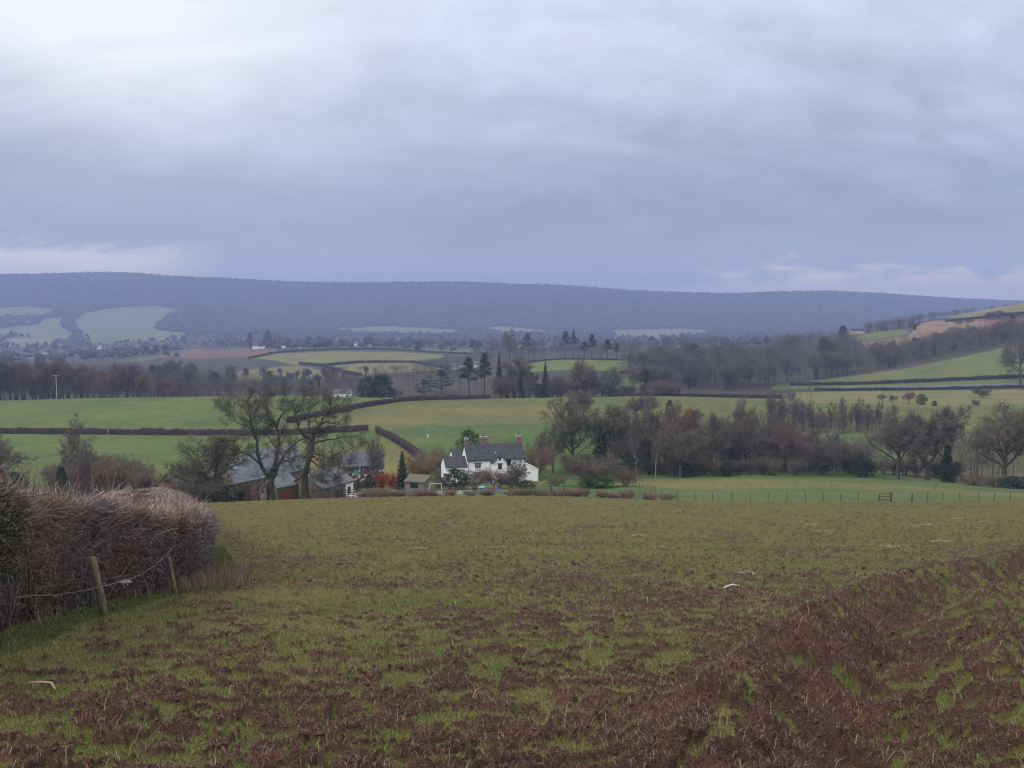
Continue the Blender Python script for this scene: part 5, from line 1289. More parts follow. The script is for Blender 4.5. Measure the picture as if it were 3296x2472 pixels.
power_pole(183, 434, 1207, 'pale power pole with wide crossarm before the brown wood', 1, False, LEAD, 4.0)
FPOST = simple('fence_post', (.085,.066,.048), (.16,.125,.09), 9, stretch=(1, 1, .2)); WIRE = simple('wire', (.16,.15,.14), (.24,.22,.2), 9, .6, .3)
def line_fence(pts, label, hgt, pw, wires=(.35, .65, .95), wr=.008, name='wire_fence', lean=.04, rail=False):
    P = [onY(u, Y) for u, Y in pts]
    t = thing(name, label, 'fence', P[0]); o = Vector(P[0]); rd = random.Random(len(label))
    P = [Vector(p) - o for p in P]
    for p in P:
        h = hgt * rd.uniform(.88, 1.12); q = Vector((rd.gauss(0, lean), rd.gauss(0, lean), h))
        MB().tube([p - Vector((0, 0, .3)), p + q], [pw / 2, pw / 2 * .9], 6).obj('post', FPOST, t)
    for wz in wires:
        m = MB()
        for a, b in zip(P[:-1], P[1:]):
            if rail: m.bar(a + Vector((0, -pw * .6, hgt * wz)), b + Vector((0, -pw * .6, hgt * wz)), .05, .11)
            else: m.tube([a + Vector((0, 0, hgt * wz)), (a + b) / 2 + Vector((0, 0, hgt * wz - .04)), b + Vector((0, 0, hgt * wz))], wr, 3, False)
        m.obj('rail' if rail else 'wire', FPOST if rail else WIRE, t)
    return t
line_fence([(u, 104) for u in (1640, 1705, 1772, 1815, 1868, 1920, 1970, 2020, 2075, 2130, 2180, 2236, 2293, 2356, 2415, 2472, 2532, 2592, 2650, 2706, 2762, 2828)], 'post and wire fence along the far end of the near field, left of the rails', 1.15, .10)
line_fence([(u, 104) for u in (2936, 2985, 3035, 3090, 3148, 3200, 3252, 3310, 3370)], 'post and wire fence along the far end of the near field, right of the rails', 1.12, .10)
line_fence([(2830, 103.6), (2867, 103.6)], 'short run of three weathered rails in the far fence', 1.15, .16, (.3, .6, .9), name='rail_fence', rail=True)
line_fence([(2869, 103.8), (2934, 103.8)], 'wire hurdle and thick post beside the short run of rails', 1.05, .2, (.25, .5, .72, .9), .015, 'wire_hurdle')
line_fence([(2026, 184), (2036, 180), (2046, 175), (2058, 171), (2069, 167), (2081, 163), (2092, 159), (2102, 155), (2111, 152)], 'short row of fence posts running down beside the thorn bush', 1.1, .11)
line_fence([(2297, 168), (2336, 168), (2378, 168), (2414, 168), (2450, 168), (2562, 170), (2675, 172), (2776, 172), (2890, 172), (3010, 170)], 'thin fence across the middle of the valley strip', 1.1, .08)
line_fence([(u, 433) for u in range(1690, 1960, 18)], 'row of thin stakes along the crest before the clump', 1.3, .10, (.5, .9), .012)
line_fence([(1125, 160), (1165, 161), (1205, 162), (1245, 163), (1290, 164)], 'timber post and rail fence in front of the cottage garden', 1.15, .13, (.5, .92), name='rail_fence', rail=True)
line_fence([(1420, 157), (1445, 157), (1472, 157), (1500, 157)], 'low rail fence behind the pale timber beds', 1.1, .11, (.35, .65, .95), name='rail_fence', rail=True)
line_fence([(1003, 131), (1030, 131), (1056, 131), (1082, 131), (1096, 131)], 'dark cattle pen rails in front of the stone barn end', 1.5, .14, (.2, .4, .6, .8, .97), name='rail_fence', rail=True)
line_fence([(1096, 129), (1122, 129), (1140, 129)], 'open field gate beside the whitewashed barn corner', 1.55, .15, (.25, .45, .65, .9), name='field_gate', rail=True)
line_fence([(1148, 318), (1170, 318), (1190, 318)], 'grey metal gate at the gap between the two brown hedges', 1.3, .1, (.25, .5, .75, .98), name='field_gate', rail=True)
def stake(u, Y, h, label, mat=GREYT, wd=.12):
    x, y, z = onY(u, Y)
    t = MB().tube([(0, 0, -.3), (.02, 0, h)], [wd / 2, wd / 2], 6).obj('wooden_post', mat); t.location = (x, y, z); t['label'] = label; t['category'] = 'post'
stake(1441, 148, 1.25, 'single pale wooden post in front of the timber beds'); stake(1512, 150, .9, 'short pale post left of the turquoise climbing frame'); stake(1815, 103, 1.5, 'stout dark corner post right of the lawn gap', FPOST, .18)
x, y, z = onY(1772, 103); t = thing('strainer_post', 'thick fence post propped by a slanting strut', 'post', (x, y, z))
MB().tube([(0, 0, -.3), (0, 0, 1.35)], .11, 8).obj('post', FPOST, t); MB().tube([(.1, 0, 1.0), (.75, 0, .0)], .06, 6).obj('strut', FPOST, t)

# ------------------------------------------------------------------ garden things
PAINTW = simple('pale_paint', (.48,.45,.38), (.6,.57,.5), 6); BLUE = simple('blue_plastic', (.10,.14,.50), (.13,.18,.58), 3, .5, .3); CYAN = simple('turquoise_paint', (.14,.42,.50), (.2,.5,.58), 3, .5, .3); SEATG = simple('dark_green_seat', (.02,.06,.06), (.03,.09,.09), 3)
x, y, z = onY(1385, 152); t = thing('swing_frame', 'pale wooden swing frame in the farm garden', 'swing', (x, y, z + .1), radians(3))
W_ = 1.95
for q, e in ((0, -.62), (W_, .12)):
    MB().tube([(q, 0, 1.75), (q + e, -.5, -.2)], .06, 6).obj('leg', PAINTW, t); MB().tube([(q, 0, 1.75), (q + e * .2, .6, -.2)], .06, 6).obj('leg', PAINTW, t)
MB().tube([(-.1, 0, 1.78), (W_ + .1, 0, 1.74)], .06, 6).obj('top_bar', PAINTW, t)
for q in (.7, 1.2):
    s = MB().box(q - .2, q + .2, -.1, .1, .45, .5).obj('seat', SEATG, t); MB().tube([(q - .17, 0, .5), (q - .17, 0, 1.74)], .012, 4).tube([(q + .17, 0, .5), (q + .17, 0, 1.74)], .012, 4).obj('rope', PIPE, s)
x, y, z = onY(1540, 150); t = thing('climbing_frame', 'turquoise metal climbing frame with a platform in the farm garden', 'climbing frame', (x, y, z - .1))
for q, r_ in ((0, 0), (1.05, 0), (0, .9), (1.05, .9)): MB().tube([(q - (.1 if q == 0 else -.1), r_, -.1), (q, r_, 1.35)], .035, 6).obj('leg', CYAN, t)
MB().box(-.05, 1.1, -.05, .95, 1.12, 1.18).obj('platform', CYAN, t)
m = MB()
for q in (.35, .75): m.tube([(-.05, 0, q), (1.1, 0, q)], .025, 5)
m.obj('rung', CYAN, t)
m = MB().tube([(.2, 0, 1.2), (.35, 0, 1.55), (.75, 0, 1.55), (.9, 0, 1.2)], .03, 5).obj('hoop', CYAN, t)
def slide(u, Y, label, top, run, dr):
    x, y, z = onY(u, Y); t = thing('slide', label, 'slide', (x, y, z - .05))
    m = MB(); pts = [(0, 0, top), (.2, 0, top), (run * .5, -.1, top * .55), (run * .85, -.2, .22), (run, -.25, .2)]
    for a, b in zip(pts[:-1], pts[1:]): m.bar(a, b, .5, .06)
    m.obj('chute', BLUE, t)
    for s in (-.27, .27):
        m = MB()
        for a, b in zip(pts[:-1], pts[1:]): m.bar((a[0], a[1] + s, a[2] + .08), (b[0], b[1] + s, b[2] + .08), .05, .16)
        m.obj('side_rail', BLUE, t)
    MB().tube([(.0, .2, -.1), (.0, .2, top)], .04, 6).obj('support', CYAN, t); MB().tube([(.0, -.2, -.1), (.0, -.2, top)], .04, 6).obj('support', CYAN, t)
slide(1560, 149, 'blue plastic slide joined to the turquoise climbing frame', 1.05, 1.3, 1); slide(1594, 147, 'blue plastic slide standing alone on the rough grass', 1.05, 1.5, 1)
PALEW = simple('bleached_timber', (.36,.31,.25), (.52,.46,.38), 6, stretch=(.3, 3, 3))
for i in range(7):
    x, y, z = onY(1392 + i * 17, 143 + (i % 2)); m = MB().bar((-1.3, -1.6, .12), (1.1, 2.6, .12), .22, .16).obj('garden_sleeper', PALEW); m.location = (x, y, z + .05)
    m['label'] = 'bleached timber sleeper edging the vegetable beds'; m['category'] = 'timber'; m['group'] = 'timber sleepers edging the vegetable beds'
SACK = simple('white_plastic', (.72,.72,.73), (.84,.84,.85), 4, .6, .3)
def lump(name, u, Y, sx, sy, sz, label, mat, cat, seed, dz=0):
    x, y, z = onY(u, Y); r = np.random.default_rng(seed); m = MB(); nb, ns = 5, 10; vs = []; fs = []
    for i in range(nb):
        f = i / (nb - 1); rr = cos(f * pi / 2) ** .5
        for k in range(ns):
            a = 2 * pi * k / ns; q = r.uniform(.85, 1.12); vs.append((cos(a) * sx * rr * q, sin(a) * sy * rr * q, f * sz * r.uniform(.92, 1.05)))
    for i in range(nb - 1):
        for k in range(ns): fs.append((i*ns + k, i*ns + (k+1) % ns, (i+1)*ns + (k+1) % ns, (i+1)*ns + k))
    fs.append(tuple((nb-1)*ns + k for k in range(ns)))
    o = m.poly(vs, fs).obj(name, mat, None, True); o.location = (x, y, z + dz); o['label'] = label; o['category'] = cat
lump('feed_sack', 1146, 141, .75, .5, .75, 'largest white sack in the clutter beside the field gate', SACK, 'sack', 1, .05)
lump('feed_sack', 1130, 143, .5, .4, .5, 'flat white sack left of the largest white sack', SACK, 'sack', 2, .05)
lump('feed_sack', 1187, 143, .35, .35, .5, 'small white sack in the middle of the yard clutter', SACK, 'sack', 3, .05)
lump('soil_heap', 1200, 152, .9, .7, .75, 'rusty brown heap by the garden rail fence', simple('rusty_heap', (.20,.10,.05), (.30,.17,.09), 5), 'heap', 4)
lump('stone_heap', 1400, 150, .9, .6, .6, 'grey stone heap left of the swing frame', CONC, 'heap', 5)
x, y, z = onY(1263, 150); t = thing('trough', 'pale concrete trough in the yard clutter', 'trough', (x, y, z + .3))
MB().box(-1, 1, -.35, .35, 0, .55).obj('basin', CAP, t)
x, y, z = onY(1178, 146); t = thing('plank_stack', 'stack of pale planks in the yard clutter', 'planks', (x, y, z + .4), radians(8))
for i in range(3): MB().box(-1.2 + .1 * i, 1.2 - .12 * i, -.3, .3, .12 * i, .12 * i + .1).obj('plank', PALEW, t)
# road between the dark hedges on the right slope
us = np.linspace(2640, 3440, 60); ya, yb = 558, 567
V = []
for u in us:
    for Yq in (ya, yb):
        x, y, z = onY(u, Yq); V.append((x, y, z + .12))
i = np.arange(len(V)).reshape(-1, 2); Q = np.stack([i[:-1, 0], i[1:, 0], i[1:, 1], i[:-1, 1]], -1)
link('road', mesh_np('road', np.array(V), Q), simple('wet_asphalt', (.06,.06,.065), (.10,.10,.11), .3, .5, .4), kind='structure', label='lane running between the two dark hedges', category='road')
# ------------------------------------------------------------------ the two big bare oaks before the barns: limbs laid out one by one
def big_oak(name_label, limbs, Y, seed, nf, twig_tint):
    """limbs: (radius at base, radius at tip, child density, [(px, py, depth offset in m), ...]) on a 600 x 400 plan of the farm"""
    rd = random.Random(seed); p = params(nchild=(6,6,5,4), ratio=(.5,.52,.5,.5), ang=(52,48,45,45), tw=.011, wob=(.1,.16,.2,.22,.25), trop=(.02,.05,.04,.02,.0), seg=(6,5,4,3,2), tmin=(.15,.2,.2,.15), levels=4)
    woody, out = [], []
    base = None
    for r0, r1, dens, pts in limbs:
        W = []; r0 *= .8 if r0 > .8 else .66; r1 *= .62
        for px, py, dy in pts:
            q = at(700 + px * .2712, 1250 + py * .2712, Y + dy); W.append(Vector(q))
        # finer polyline with a little crookedness
        L = [W[0]]
        for a, b in zip(W[:-1], W[1:]):
            n = max(2, int((b - a).length / 1.0))
            for i in range(1, n + 1):
                q = a.lerp(b, i / n)
                if i < n: q += Vector((rd.gauss(0, .12), rd.gauss(0, .12), rd.gauss(0, .10)))
                L.append(q)
        R = [r0 + (r1 - r0) * (i / (len(L) - 1)) ** .8 for i in range(len(L))]
        woody.append((0, L, R))
        tot = sum((b - a).length for a, b in zip(L[:-1], L[1:])); nb = int(tot * dens * 1.35); az = rd.random() * 6
        for c in range(nb):
            t = .18 + .82 * (c + rd.random()) / nb; f = min(t * (len(L) - 1), len(L) - 1.001); i = int(f); q = L[i].lerp(L[i + 1], f - i)
            dd = (L[i + 1] - L[i]).normalized(); az += 2.4 + rd.gauss(0, .4)
            cd = rot_about(dd, radians(rd.uniform(30, 75)), az)
            grow(rd, p, q, cd, rd.uniform(1.2, 3.2) * (1.15 - .35 * t), max(min(R[i] * .5, .085) * rd.uniform(.6, 1), .02), 2, out)
        # tip
        dd = (L[-1] - L[-2]).normalized()
        for c in range(3):
            grow(rd, p, L[-1], rot_about(dd, radians(rd.uniform(5, 35)), rd.random() * 6.28), rd.uniform(1.4, 2.4), r1 * .8, 2, out)
        if base is None: base = L[0].copy()
    t = thing('oak_tree', name_label, 'tree', base)
    sh = lambda brs: [(l, [q - base for q in pts], rs) for l, pts, rs in brs]
    Vw, Qw = tubes(sh(woody), 9)
    link('trunk', mesh_np('oak_trunk', np.array(Vw), Qw, smooth=True), OAKB, t)
    o2 = sh(out); Vt, Qt = tubes(o2, 3)
    Vf, Qf = fuzz(o2, 3, nf, .50, .0075, seed, .1)
    cr = link('crown', mesh_np('oak_crown', np.vstack([np.array(Vt), Vf]), np.vstack([np.array(Qt), Qf + len(Vt)])), OAKT, t)
    return t
OAKB = simple('oak_bark', (.05,.045,.036), (.12,.11,.082), 1.4, .95, .05, stretch=(1, 1, .4), bump=.6)
OAKT = simple('oak_twig', (.085,.078,.06), (.14,.13,.10), 3, .95, .05)
big_oak('old bare oak with a forked trunk, left one of the two before the barns', [
 (.95, .62, .0, [(640,1400,0),(640,1250,0),(630,1130,0),(640,1050,0)]),
 (.50, .13, .9, [(620,1070,0),(555,980,-.3),(500,850,-.6),(470,700,-.8),(440,560,-1),(415,470,-1.2),(395,370,-1.2),(385,250,-1),(360,180,-.8),(365,120,-.8)]),
 (.60, .16, .9, [(660,1060,0),(700,960,.4),(705,800,.8),(725,640,1),(735,520,1.2),(690,440,1.5),(640,380,1.6),(600,310,1.6),(580,230,1.4)]),
 (.30, .08, 1.1, [(730,520,1.2),(720,430,1.0),(740,350,.6),(790,290,.2),(835,250,0)]),
 (.30, .07, 1.2, [(700,950,.4),(790,800,1.4),(850,720,2),(940,640,2.6),(1030,590,3),(1150,550,3.2)]),
 (.26, .06, 1.2, [(545,960,-.3),(470,870,-1.4),(380,790,-2.2),(270,750,-3),(150,725,-3.5)]),
 (.20, .05, 1.3, [(400,390,-1.2),(440,290,-2),(490,200,-2.4),(540,165,-2.6),(600,130,-2.8)]),
 (.16, .04, 1.4, [(395,360,-1.2),(330,240,0),(260,195,.6),(180,160,1),(130,130,1.2)]),
 (.16, .04, 1.4, [(430,520,-1),(350,450,-2.2),(250,420,-3),(170,330,-3.4),(100,290,-3.6)]),
 (.18, .05, 1.4, [(690,700,.8),(620,590,2),(540,510,2.6),(470,480,3)]),
 (.18, .05, 1.4, [(690,460,1.5),(600,420,3),(520,390,3.6),(480,330,4)]),
 (.22, .06, 1.2, [(720,900,.4),(800,860,-1.5),(880,880,-2.4),(960,830,-3)]),
 (.30, .16, .4, [(485,1400,-2),(485,1250,-2),(490,1160,-1.8),(540,1090,-1),(600,1040,-.3)]),
], 130, 401, 34000, None)
big_oak('old bare oak with long level limbs, right one of the two before the barns', [
 (.90, .60, .1, [(1045,1400,0),(1045,1250,0),(1040,1120,0),(1050,980,0),(1080,860,0)]),
 (.58, .14, .9, [(1075,880,0),(1120,740,.2),(1125,640,.4),(1140,560,.5),(1185,480,.6),(1235,405,.8),(1275,335,1),(1310,260,1.2),(1340,215,1.2)]),
 (.24, .05, 1.3, [(1290,300,1),(1340,240,0),(1410,215,-.6),(1470,190,-1)]),
 (.34, .07, 1.2, [(1110,770,.2),(1180,780,-.8),(1260,785,-1.6),(1330,830,-2.2),(1440,850,-2.8),(1500,900,-3.2)]),
 (.30, .06, 1.2, [(1125,690,.3),(1190,635,1.4),(1300,605,2.2),(1450,590,3),(1600,565,3.6)]),
 (.24, .06, 1.3, [(1220,430,.8),(1290,400,2),(1400,405,2.6),(1460,375,3)]),
 (.34, .09, 1.1, [(1120,620,.4),(1030,560,-1.2),(950,480,-2),(935,360,-2.4),(925,260,-2.6),(870,180,-2.8),(820,120,-3)]),
 (.22, .05, 1.3, [(935,300,-2.6),(985,230,-3.2),(1015,160,-3.6),(1020,100,-3.8)]),
 (.22, .05, 1.3, [(1140,540,.5),(1085,420,1.8),(1080,290,2.4),(1100,190,2.8),(1085,110,3)]),
 (.16, .04, 1.4, [(1085,270,2.4),(1160,200,3.2),(1220,150,3.6)]),
 (.24, .06, 1.2, [(1075,860,0),(980,800,-1.8),(880,830,-2.6),(800,820,-3.2)]),
 (.18, .05, 1.3, [(1250,790,-1.6),(1260,880,-2),(1240,950,-2.2)]),
 (.18, .05, 1.3, [(1350,830,-2.2),(1450,760,-3),(1560,730,-3.6),(1650,685,-4)]),
 (.20, .05, 1.3, [(1090,840,0),(1170,900,1.6),(1290,960,2.6),(1380,1030,3.2)]),
 (.18, .05, 1.3, [(1055,960,0),(1130,1060,-1.6),(1230,1100,-2.4),(1330,1090,-3)]),
], 131, 402, 34000, None)
# ------------------------------------------------------------------ the overgrown hedge on the left of the near field
def near_hedge():
    t = thing('overgrown_hedge', 'tall overgrown bramble and thorn hedge down the left side of the near field', 'hedge', (HEDGE[2, 0] - 1.2, HEDGE[2, 1], hz(*HEDGE[2])))
    o = np.array(t.location)
    seg = np.hypot(*np.diff(HEDGE, axis=0).T); L = np.concatenate([[0], np.cumsum(seg)])
    sp = np.linspace(0, L[-1], 1400); X = np.interp(sp, L, HEDGE[:, 0]); Y = np.interp(sp, L, HEDGE[:, 1])
    k = np.hanning(31); k /= k.sum(); X = np.convolve(np.pad(X, 15, mode='edge'), k, 'valid'); Y = np.convolve(np.pad(Y, 15, mode='edge'), k, 'valid')
    tx, ty = np.gradient(X), np.gradient(Y); q = np.hypot(tx, ty); tx /= q; ty /= q; nx, ny = ty, -tx        # towards the field
    HWA = np.interp(Y, [0, 18, 26, 36, 60, 110], [1.35, 1.35, 2.0, 3.2, 3.6, 2.5])
    X = X - nx * HWA; Y = Y - ny * HWA; Z = HGT(X, Y)
    Hh = np.interp(Y, [0, 8, 12, 17, 20, 23, 30, 60, 100], [2.08, 2.08, 2.06, 1.95, 1.80, 1.70, 1.72, 1.74, 1.7])
    r = np.random.default_rng(77)
    def surf(si, ph, inset=0.0):
        """point and outward direction at place si along the hedge, angle ph round it (0 = foot on the field side, pi = far foot)"""
        i = np.clip(si, 0, 1398.9); i0 = i.astype(int); f = i - i0
        g = lambda A: A[i0] * (1 - f) + A[i0 + 1] * f
        c, s_ = np.cos(ph), np.sin(ph)
        a = np.sign(c) * np.abs(c) ** .30; b = np.where(ph <= .0, -.06, np.abs(s_) ** .38)
        s_m = i / 1400 * L[-1]
        lump = 1 + .07 * perlin(s_m * .9, ph * 1.6, 71) + .06 * perlin(s_m * 2.3, ph * 3, 72)
        w_ = (g(HWA) - inset) * lump * (.80 + .20 * b); h_ = (g(Hh) - inset) * (1 + .06 * perlin(s_m * .7, ph * .5, 73) + .05 * perlin(s_m * 3, ph * 3, 74))
        p = np.stack([g(X) + g(nx) * a * w_, g(Y) + g(ny) * a * w_, g(Z) + b * h_], -1)
        d = np.stack([g(nx) * c, g(ny) * c, s_], -1)
        tg = np.stack([g(tx), g(ty), 0 * c], -1)
        return p, d, tg, s_m
    # dense dark inside
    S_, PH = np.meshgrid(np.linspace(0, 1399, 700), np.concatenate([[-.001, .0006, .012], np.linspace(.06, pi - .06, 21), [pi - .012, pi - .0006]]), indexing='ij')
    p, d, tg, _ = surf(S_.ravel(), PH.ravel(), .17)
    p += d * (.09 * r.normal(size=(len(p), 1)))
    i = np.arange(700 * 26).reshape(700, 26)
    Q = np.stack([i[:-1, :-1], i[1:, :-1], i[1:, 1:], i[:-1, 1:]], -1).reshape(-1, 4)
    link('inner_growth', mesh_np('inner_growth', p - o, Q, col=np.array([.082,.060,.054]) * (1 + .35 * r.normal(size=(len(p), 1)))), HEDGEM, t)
    # twigs
    def twigs(n, ya, yb, lw, lnl, colf, phr, updir, seed, rx=.55, back=.16):
        r = np.random.default_rng(seed)
        y = np.exp(np.log(ya) + (np.log(yb) - np.log(ya)) * r.random(n) ** .9)
        si = np.interp(y, Y, np.arange(1400.))
        ph = np.maximum(phr[0] + (phr[1] - phr[0]) * r.random(n) ** (3.0 if phr[1] < .5 else 1.15), 1e-4)
        p, d, tg, sm = surf(si, ph, 0); p = p - d * (back * r.random((n, 1)) * 1.6)
        dr = d * .22 + np.array([0, 0, updir]) + tg * rx * r.normal(size=(n, 1)) + .70 * r.normal(size=(n, 3)); dr /= np.linalg.norm(dr, axis=1)[:, None]
        ln = (lnl * (.35 + 1.1 * r.random(n) ** 1.5))[:, None] * (np.maximum(y, 8) / 12)[:, None] ** .25
        w_ = (lw * (.6 + .8 * r.random(n)) * (np.maximum(y, 7) / 10) ** .75)[:, None]
        s_ = np.cross(dr, r.normal(size=(n, 3))); s_ /= np.linalg.norm(s_, axis=1)[:, None]
        bend = np.cross(dr, s_) * ln * .16 * r.normal(size=(n, 1)) + np.array([0, 0, -.10]) * ln
        m = p + dr * ln * .5; e = p + dr * ln + bend
        V = np.stack([p - s_ * w_, p + s_ * w_, m + s_ * w_ * .8, m - s_ * w_ * .8, e + s_ * w_ * .3, e - s_ * w_ * .3], 1).reshape(-1, 3)
        b = np.arange(n)[:, None] * 6
        Q = np.vstack([b + np.array([[0, 1, 2, 3]]), b + np.array([[3, 2, 4, 5]])])
        return V, Q, np.repeat(colf(n, r, sm, ph), 6, 0)
    def cmix(n, r, sm, ph):
        k = r.random((n, 1)); q = .55 + .8 * r.random((n, 1))
        a = np.where(k < .50, [.130,.104,.102], np.where(k < .76, [.185,.150,.138], np.where(k < .93, [.26,.225,.205], [.36,.32,.285])))
        w_ = (perlin(sm * .35, ph * 1.1, 81) + .3)[:, None]                       # rusty and greyer stretches
        a = a * np.where(w_ > .25, [1.12, .95, .82], [.98, .98, 1.04])
        top = sstep(.75, 1.5, ph)[:, None]                                         # paler clipped ends along the top
        return a * q * 1.3 * (1 + .30 * top)
    def canes(n, r, sm, ph): return np.array([.17,.11,.08]) * (.5 + .9 * r.random((n, 1)))
    def pale(n, r, sm, ph): return np.array([.42,.36,.30]) * (.6 + .6 * r.random((n, 1)))
    parts = [twigs(int(150000 * HEDGEN), 6.5, 110, .0027, .15, cmix, (.02, 2.3), .30, 1, .75, .07), twigs(int(30000 * HEDGEN), 7, 30, .0026, .16, cmix, (.0, .45), .5, 5, .7, .10), twigs(int(50000 * HEDGEN), 7, 60, .0024, .24, cmix, (.0, 1.8), .45, 2, .7),
             twigs(int(2600 * HEDGEN), 8, 21, .0032, .60, canes, (.05, .9), .45, 3, 1.0, .05), twigs(int(1500 * HEDGEN), 7, 60, .0030, .50, cmix, (1.2, 1.9), 1.2, 6, .4, .05), twigs(int(1300 * HEDGEN), 8, 24, .0034, .36, pale, (.1, 1.4), .5, 4, .8, .05)]
    Vs, Qs, Cs, n = [], [], [], 0
    for V, Q, C in parts: Vs.append(V); Qs.append(Q + n); Cs.append(C); n += len(V)
    link('twigs', mesh_np('hedge_twigs', np.vstack(Vs) - o, np.vstack(Qs), col=np.vstack(Cs)), HEDGEM, t)
    # thick old stems at the foot, and dead leaves caught among the twigs
    rr = random.Random(8); mb = MB()
    for i in range(230):
        yy = math.exp(rr.uniform(math.log(8), math.log(26))); si = np.array([np.interp(yy, Y, np.arange(1400.))])
        p0 = surf(si, np.array([1e-4]), rr.uniform(-.04, .22))[0][0] - o; p1 = surf(si + rr.gauss(0, 9), np.array([rr.uniform(.15, .9)]), rr.uniform(-.03, .12))[0][0] - o
        m_ = [(a + b) / 2 + rr.gauss(0, .05) for a, b in zip(p0, p1)]; q = rr.uniform(.007, .020)
        p0[2] -= .08; mb.tube([p0, m_, p1], [q, q * .85, q * .5], 6)
    mb.obj('stem', simple('hedge_stem', (.10,.085,.072), (.24,.21,.18), 9, stretch=(1, 1, .3)), t, True)
    n = int(16000 * HEDGEN); r = np.random.default_rng(12)
    y = np.exp(np.log(7) + (np.log(60) - np.log(7)) * r.random(n)); p, d, tg, sm = surf(np.interp(y, Y, np.arange(1400.)), .02 + 1.9 * r.random(n))
    k = perlin(sm * .8, y * 0 + 3.3, 88) + .5 * r.normal(size=n) > .1; p, d, y = p[k], d[k], y[k]; n = len(p)
    p = p - d * (.10 * r.random((n, 1))); a = r.normal(size=(n, 3)); a /= np.linalg.norm(a, axis=1)[:, None]; b = np.cross(a, r.normal(size=(n, 3))); b /= np.linalg.norm(b, axis=1)[:, None]
    s_ = (.016 * (y / 12) ** .5 * (.5 + r.random(n)))[:, None]
    link('dead_leaves', mesh_np('dead_leaves', np.stack([p - a * s_, p + b * s_ * .6, p + a * s_, p - b * s_ * .6], 1).reshape(-1, 3) - o, np.arange(4 * n).reshape(-1, 4), col=np.repeat(np.array([.15,.095,.07]) * (.5 + r.random((n, 1))), 4, 0)), HEDGEM, t)
    return surf, Y
HSURF, HY = near_hedge()
# holly growing out of its near end
def near_holly():
    r = np.random.default_rng(9); n = 11000
    y = r.uniform(8.2, 12.6, n); si = np.interp(y, HY, np.arange(1400.)); ph = r.uniform(.05, 1.05, n)
    p, d, tg, _ = HSURF(si, ph)
    edge = 12.0 - .5 * ph + .35 * perlin(ph * 2.2, y * 0, 85) - .25 * np.abs(ph - .5)
    keep = (y < edge + .2 * r.normal(size=n)); p, d, tg = p[keep], d[keep], tg[keep]; n = len(p)
    p = p + d * (.10 * r.random((n, 1)) - .04)
    a = d * .5 + r.normal(size=(n, 3)); a /= np.linalg.norm(a, axis=1)[:, None]; b = np.cross(a, r.normal(size=(n, 3))); b /= np.linalg.norm(b, axis=1)[:, None]
    s = .026 * (.6 + .8 * r.random((n, 1)))
    V = np.stack([p - a * s, p + b * s * .55, p + a * s, p - b * s * .55], 1).reshape(-1, 3)
    C = np.repeat(np.array([.026,.050,.026]) * (.5 + 1.0 * r.random((n, 1))), 4, 0)
    x0, y0 = -6.2, 9.6; base = np.array([x0, y0, hz(x0, y0)])
    t = thing('holly_bush', 'dark glossy holly growing from the near end of the overgrown hedge', 'holly', base)
    m = simple('holly_leaf', (.9,.9,.9), (1.1,1.1,1.1), 3, .35, .5, tint=True)
    link('leaves', mesh_np('holly_leaves', V - base, np.arange(4 * n).reshape(-1, 4), col=C), m, t)
    mb = MB(); rr = random.Random(4)
    for i in range(7): mb.tube([(rr.uniform(-.3, .1), rr.uniform(-.8, .8), -.1), (rr.uniform(-.3, .1), rr.uniform(-.8, .8), 1.5)], [.03, .012], 6)
    mb.obj('stem', BARK, t)
near_holly()
# two old posts and a slack barbed wire in front of it
POSTM = simple('old_post', (.105,.085,.055), (.26,.215,.145), 14, .9, .1, stretch=(1, 1, .15), bump=.5)
g1 = Vector(ground_at(314, 1979)); g2 = Vector(ground_at(548, 1917))
g1 += Vector((.12, 0, 0)); g2 += Vector((.12, 0, 0)); g1.z = near_z(np.array([g1.x]), np.array([g1.y]))[0]; g2.z = near_z(np.array([g2.x]), np.array([g2.y]))[0]
t = thing('barbed_wire_fence', 'two weathered round posts with slack barbed wire against the overgrown hedge', 'fence', g1)
h1 = Vector(at(297, 1792, g1.y + .02)) - g1; h2 = Vector(at(543, 1795, g2.y)) - g1
def post(b, tp, r_):
    m = MB(); d = tp - b; m.tube([b - d * .2, b + d * .3, b + d * .7, tp - d * .015, tp], [r_ * 1.06, r_, r_ * .96, r_ * .9, r_ * .7], 12); m.obj('post', POSTM, t, True)
post(Vector((0, 0, 0)), h1, .062); post(g2 - g1, h2, .050)
m = MB(); rr = random.Random(2)
px = [(40,1921,11.4),(120,1917,12.1),(200,1911,12.9),(262,1902,13.8),(322,1889,g1.y-.08),(372,1876,15.2),(410,1868,15.9),(452,1850,16.6),(500,1818,17.5),(538,1788,g2.y-.08),(556,1760,g2.y+.2)]
W = [Vector(at(*q)) - g1 for q in px]
W2 = []
for a, b in zip(W[:-1], W[1:]):
    for i in range(6): W2.append(a.lerp(b, i / 6) + Vector((rr.gauss(0, .008), rr.gauss(0, .008), rr.gauss(0, .008))))
W2.append(W[-1]); m.tube(W2, .0045, 5)
for q in W2[::2]:
    d = Vector((rr.gauss(0, 1), rr.gauss(0, 1), rr.gauss(0, 1))).normalized() * .03; m.tube([q - d, q + d], .0025, 4)
m.obj('barbed_wire', simple('rusty_wire', (.20,.17,.16), (.34,.30,.29), 20, .6, .3), t)
m = MB(); W3 = [Vector(at(u, v, Y)) - g1 for u, v, Y in ((90,1895,11.9),(200,1880,12.9),(300,1868,g1.y-.07),(420,1850,16),(545,1862,g2.y-.07))]
m.tube(W3, .003, 4).obj('wire', WIRE, t)
wp = Vector(at(405, 1872, 15.75)); r = np.random.default_rng(3); n = 260
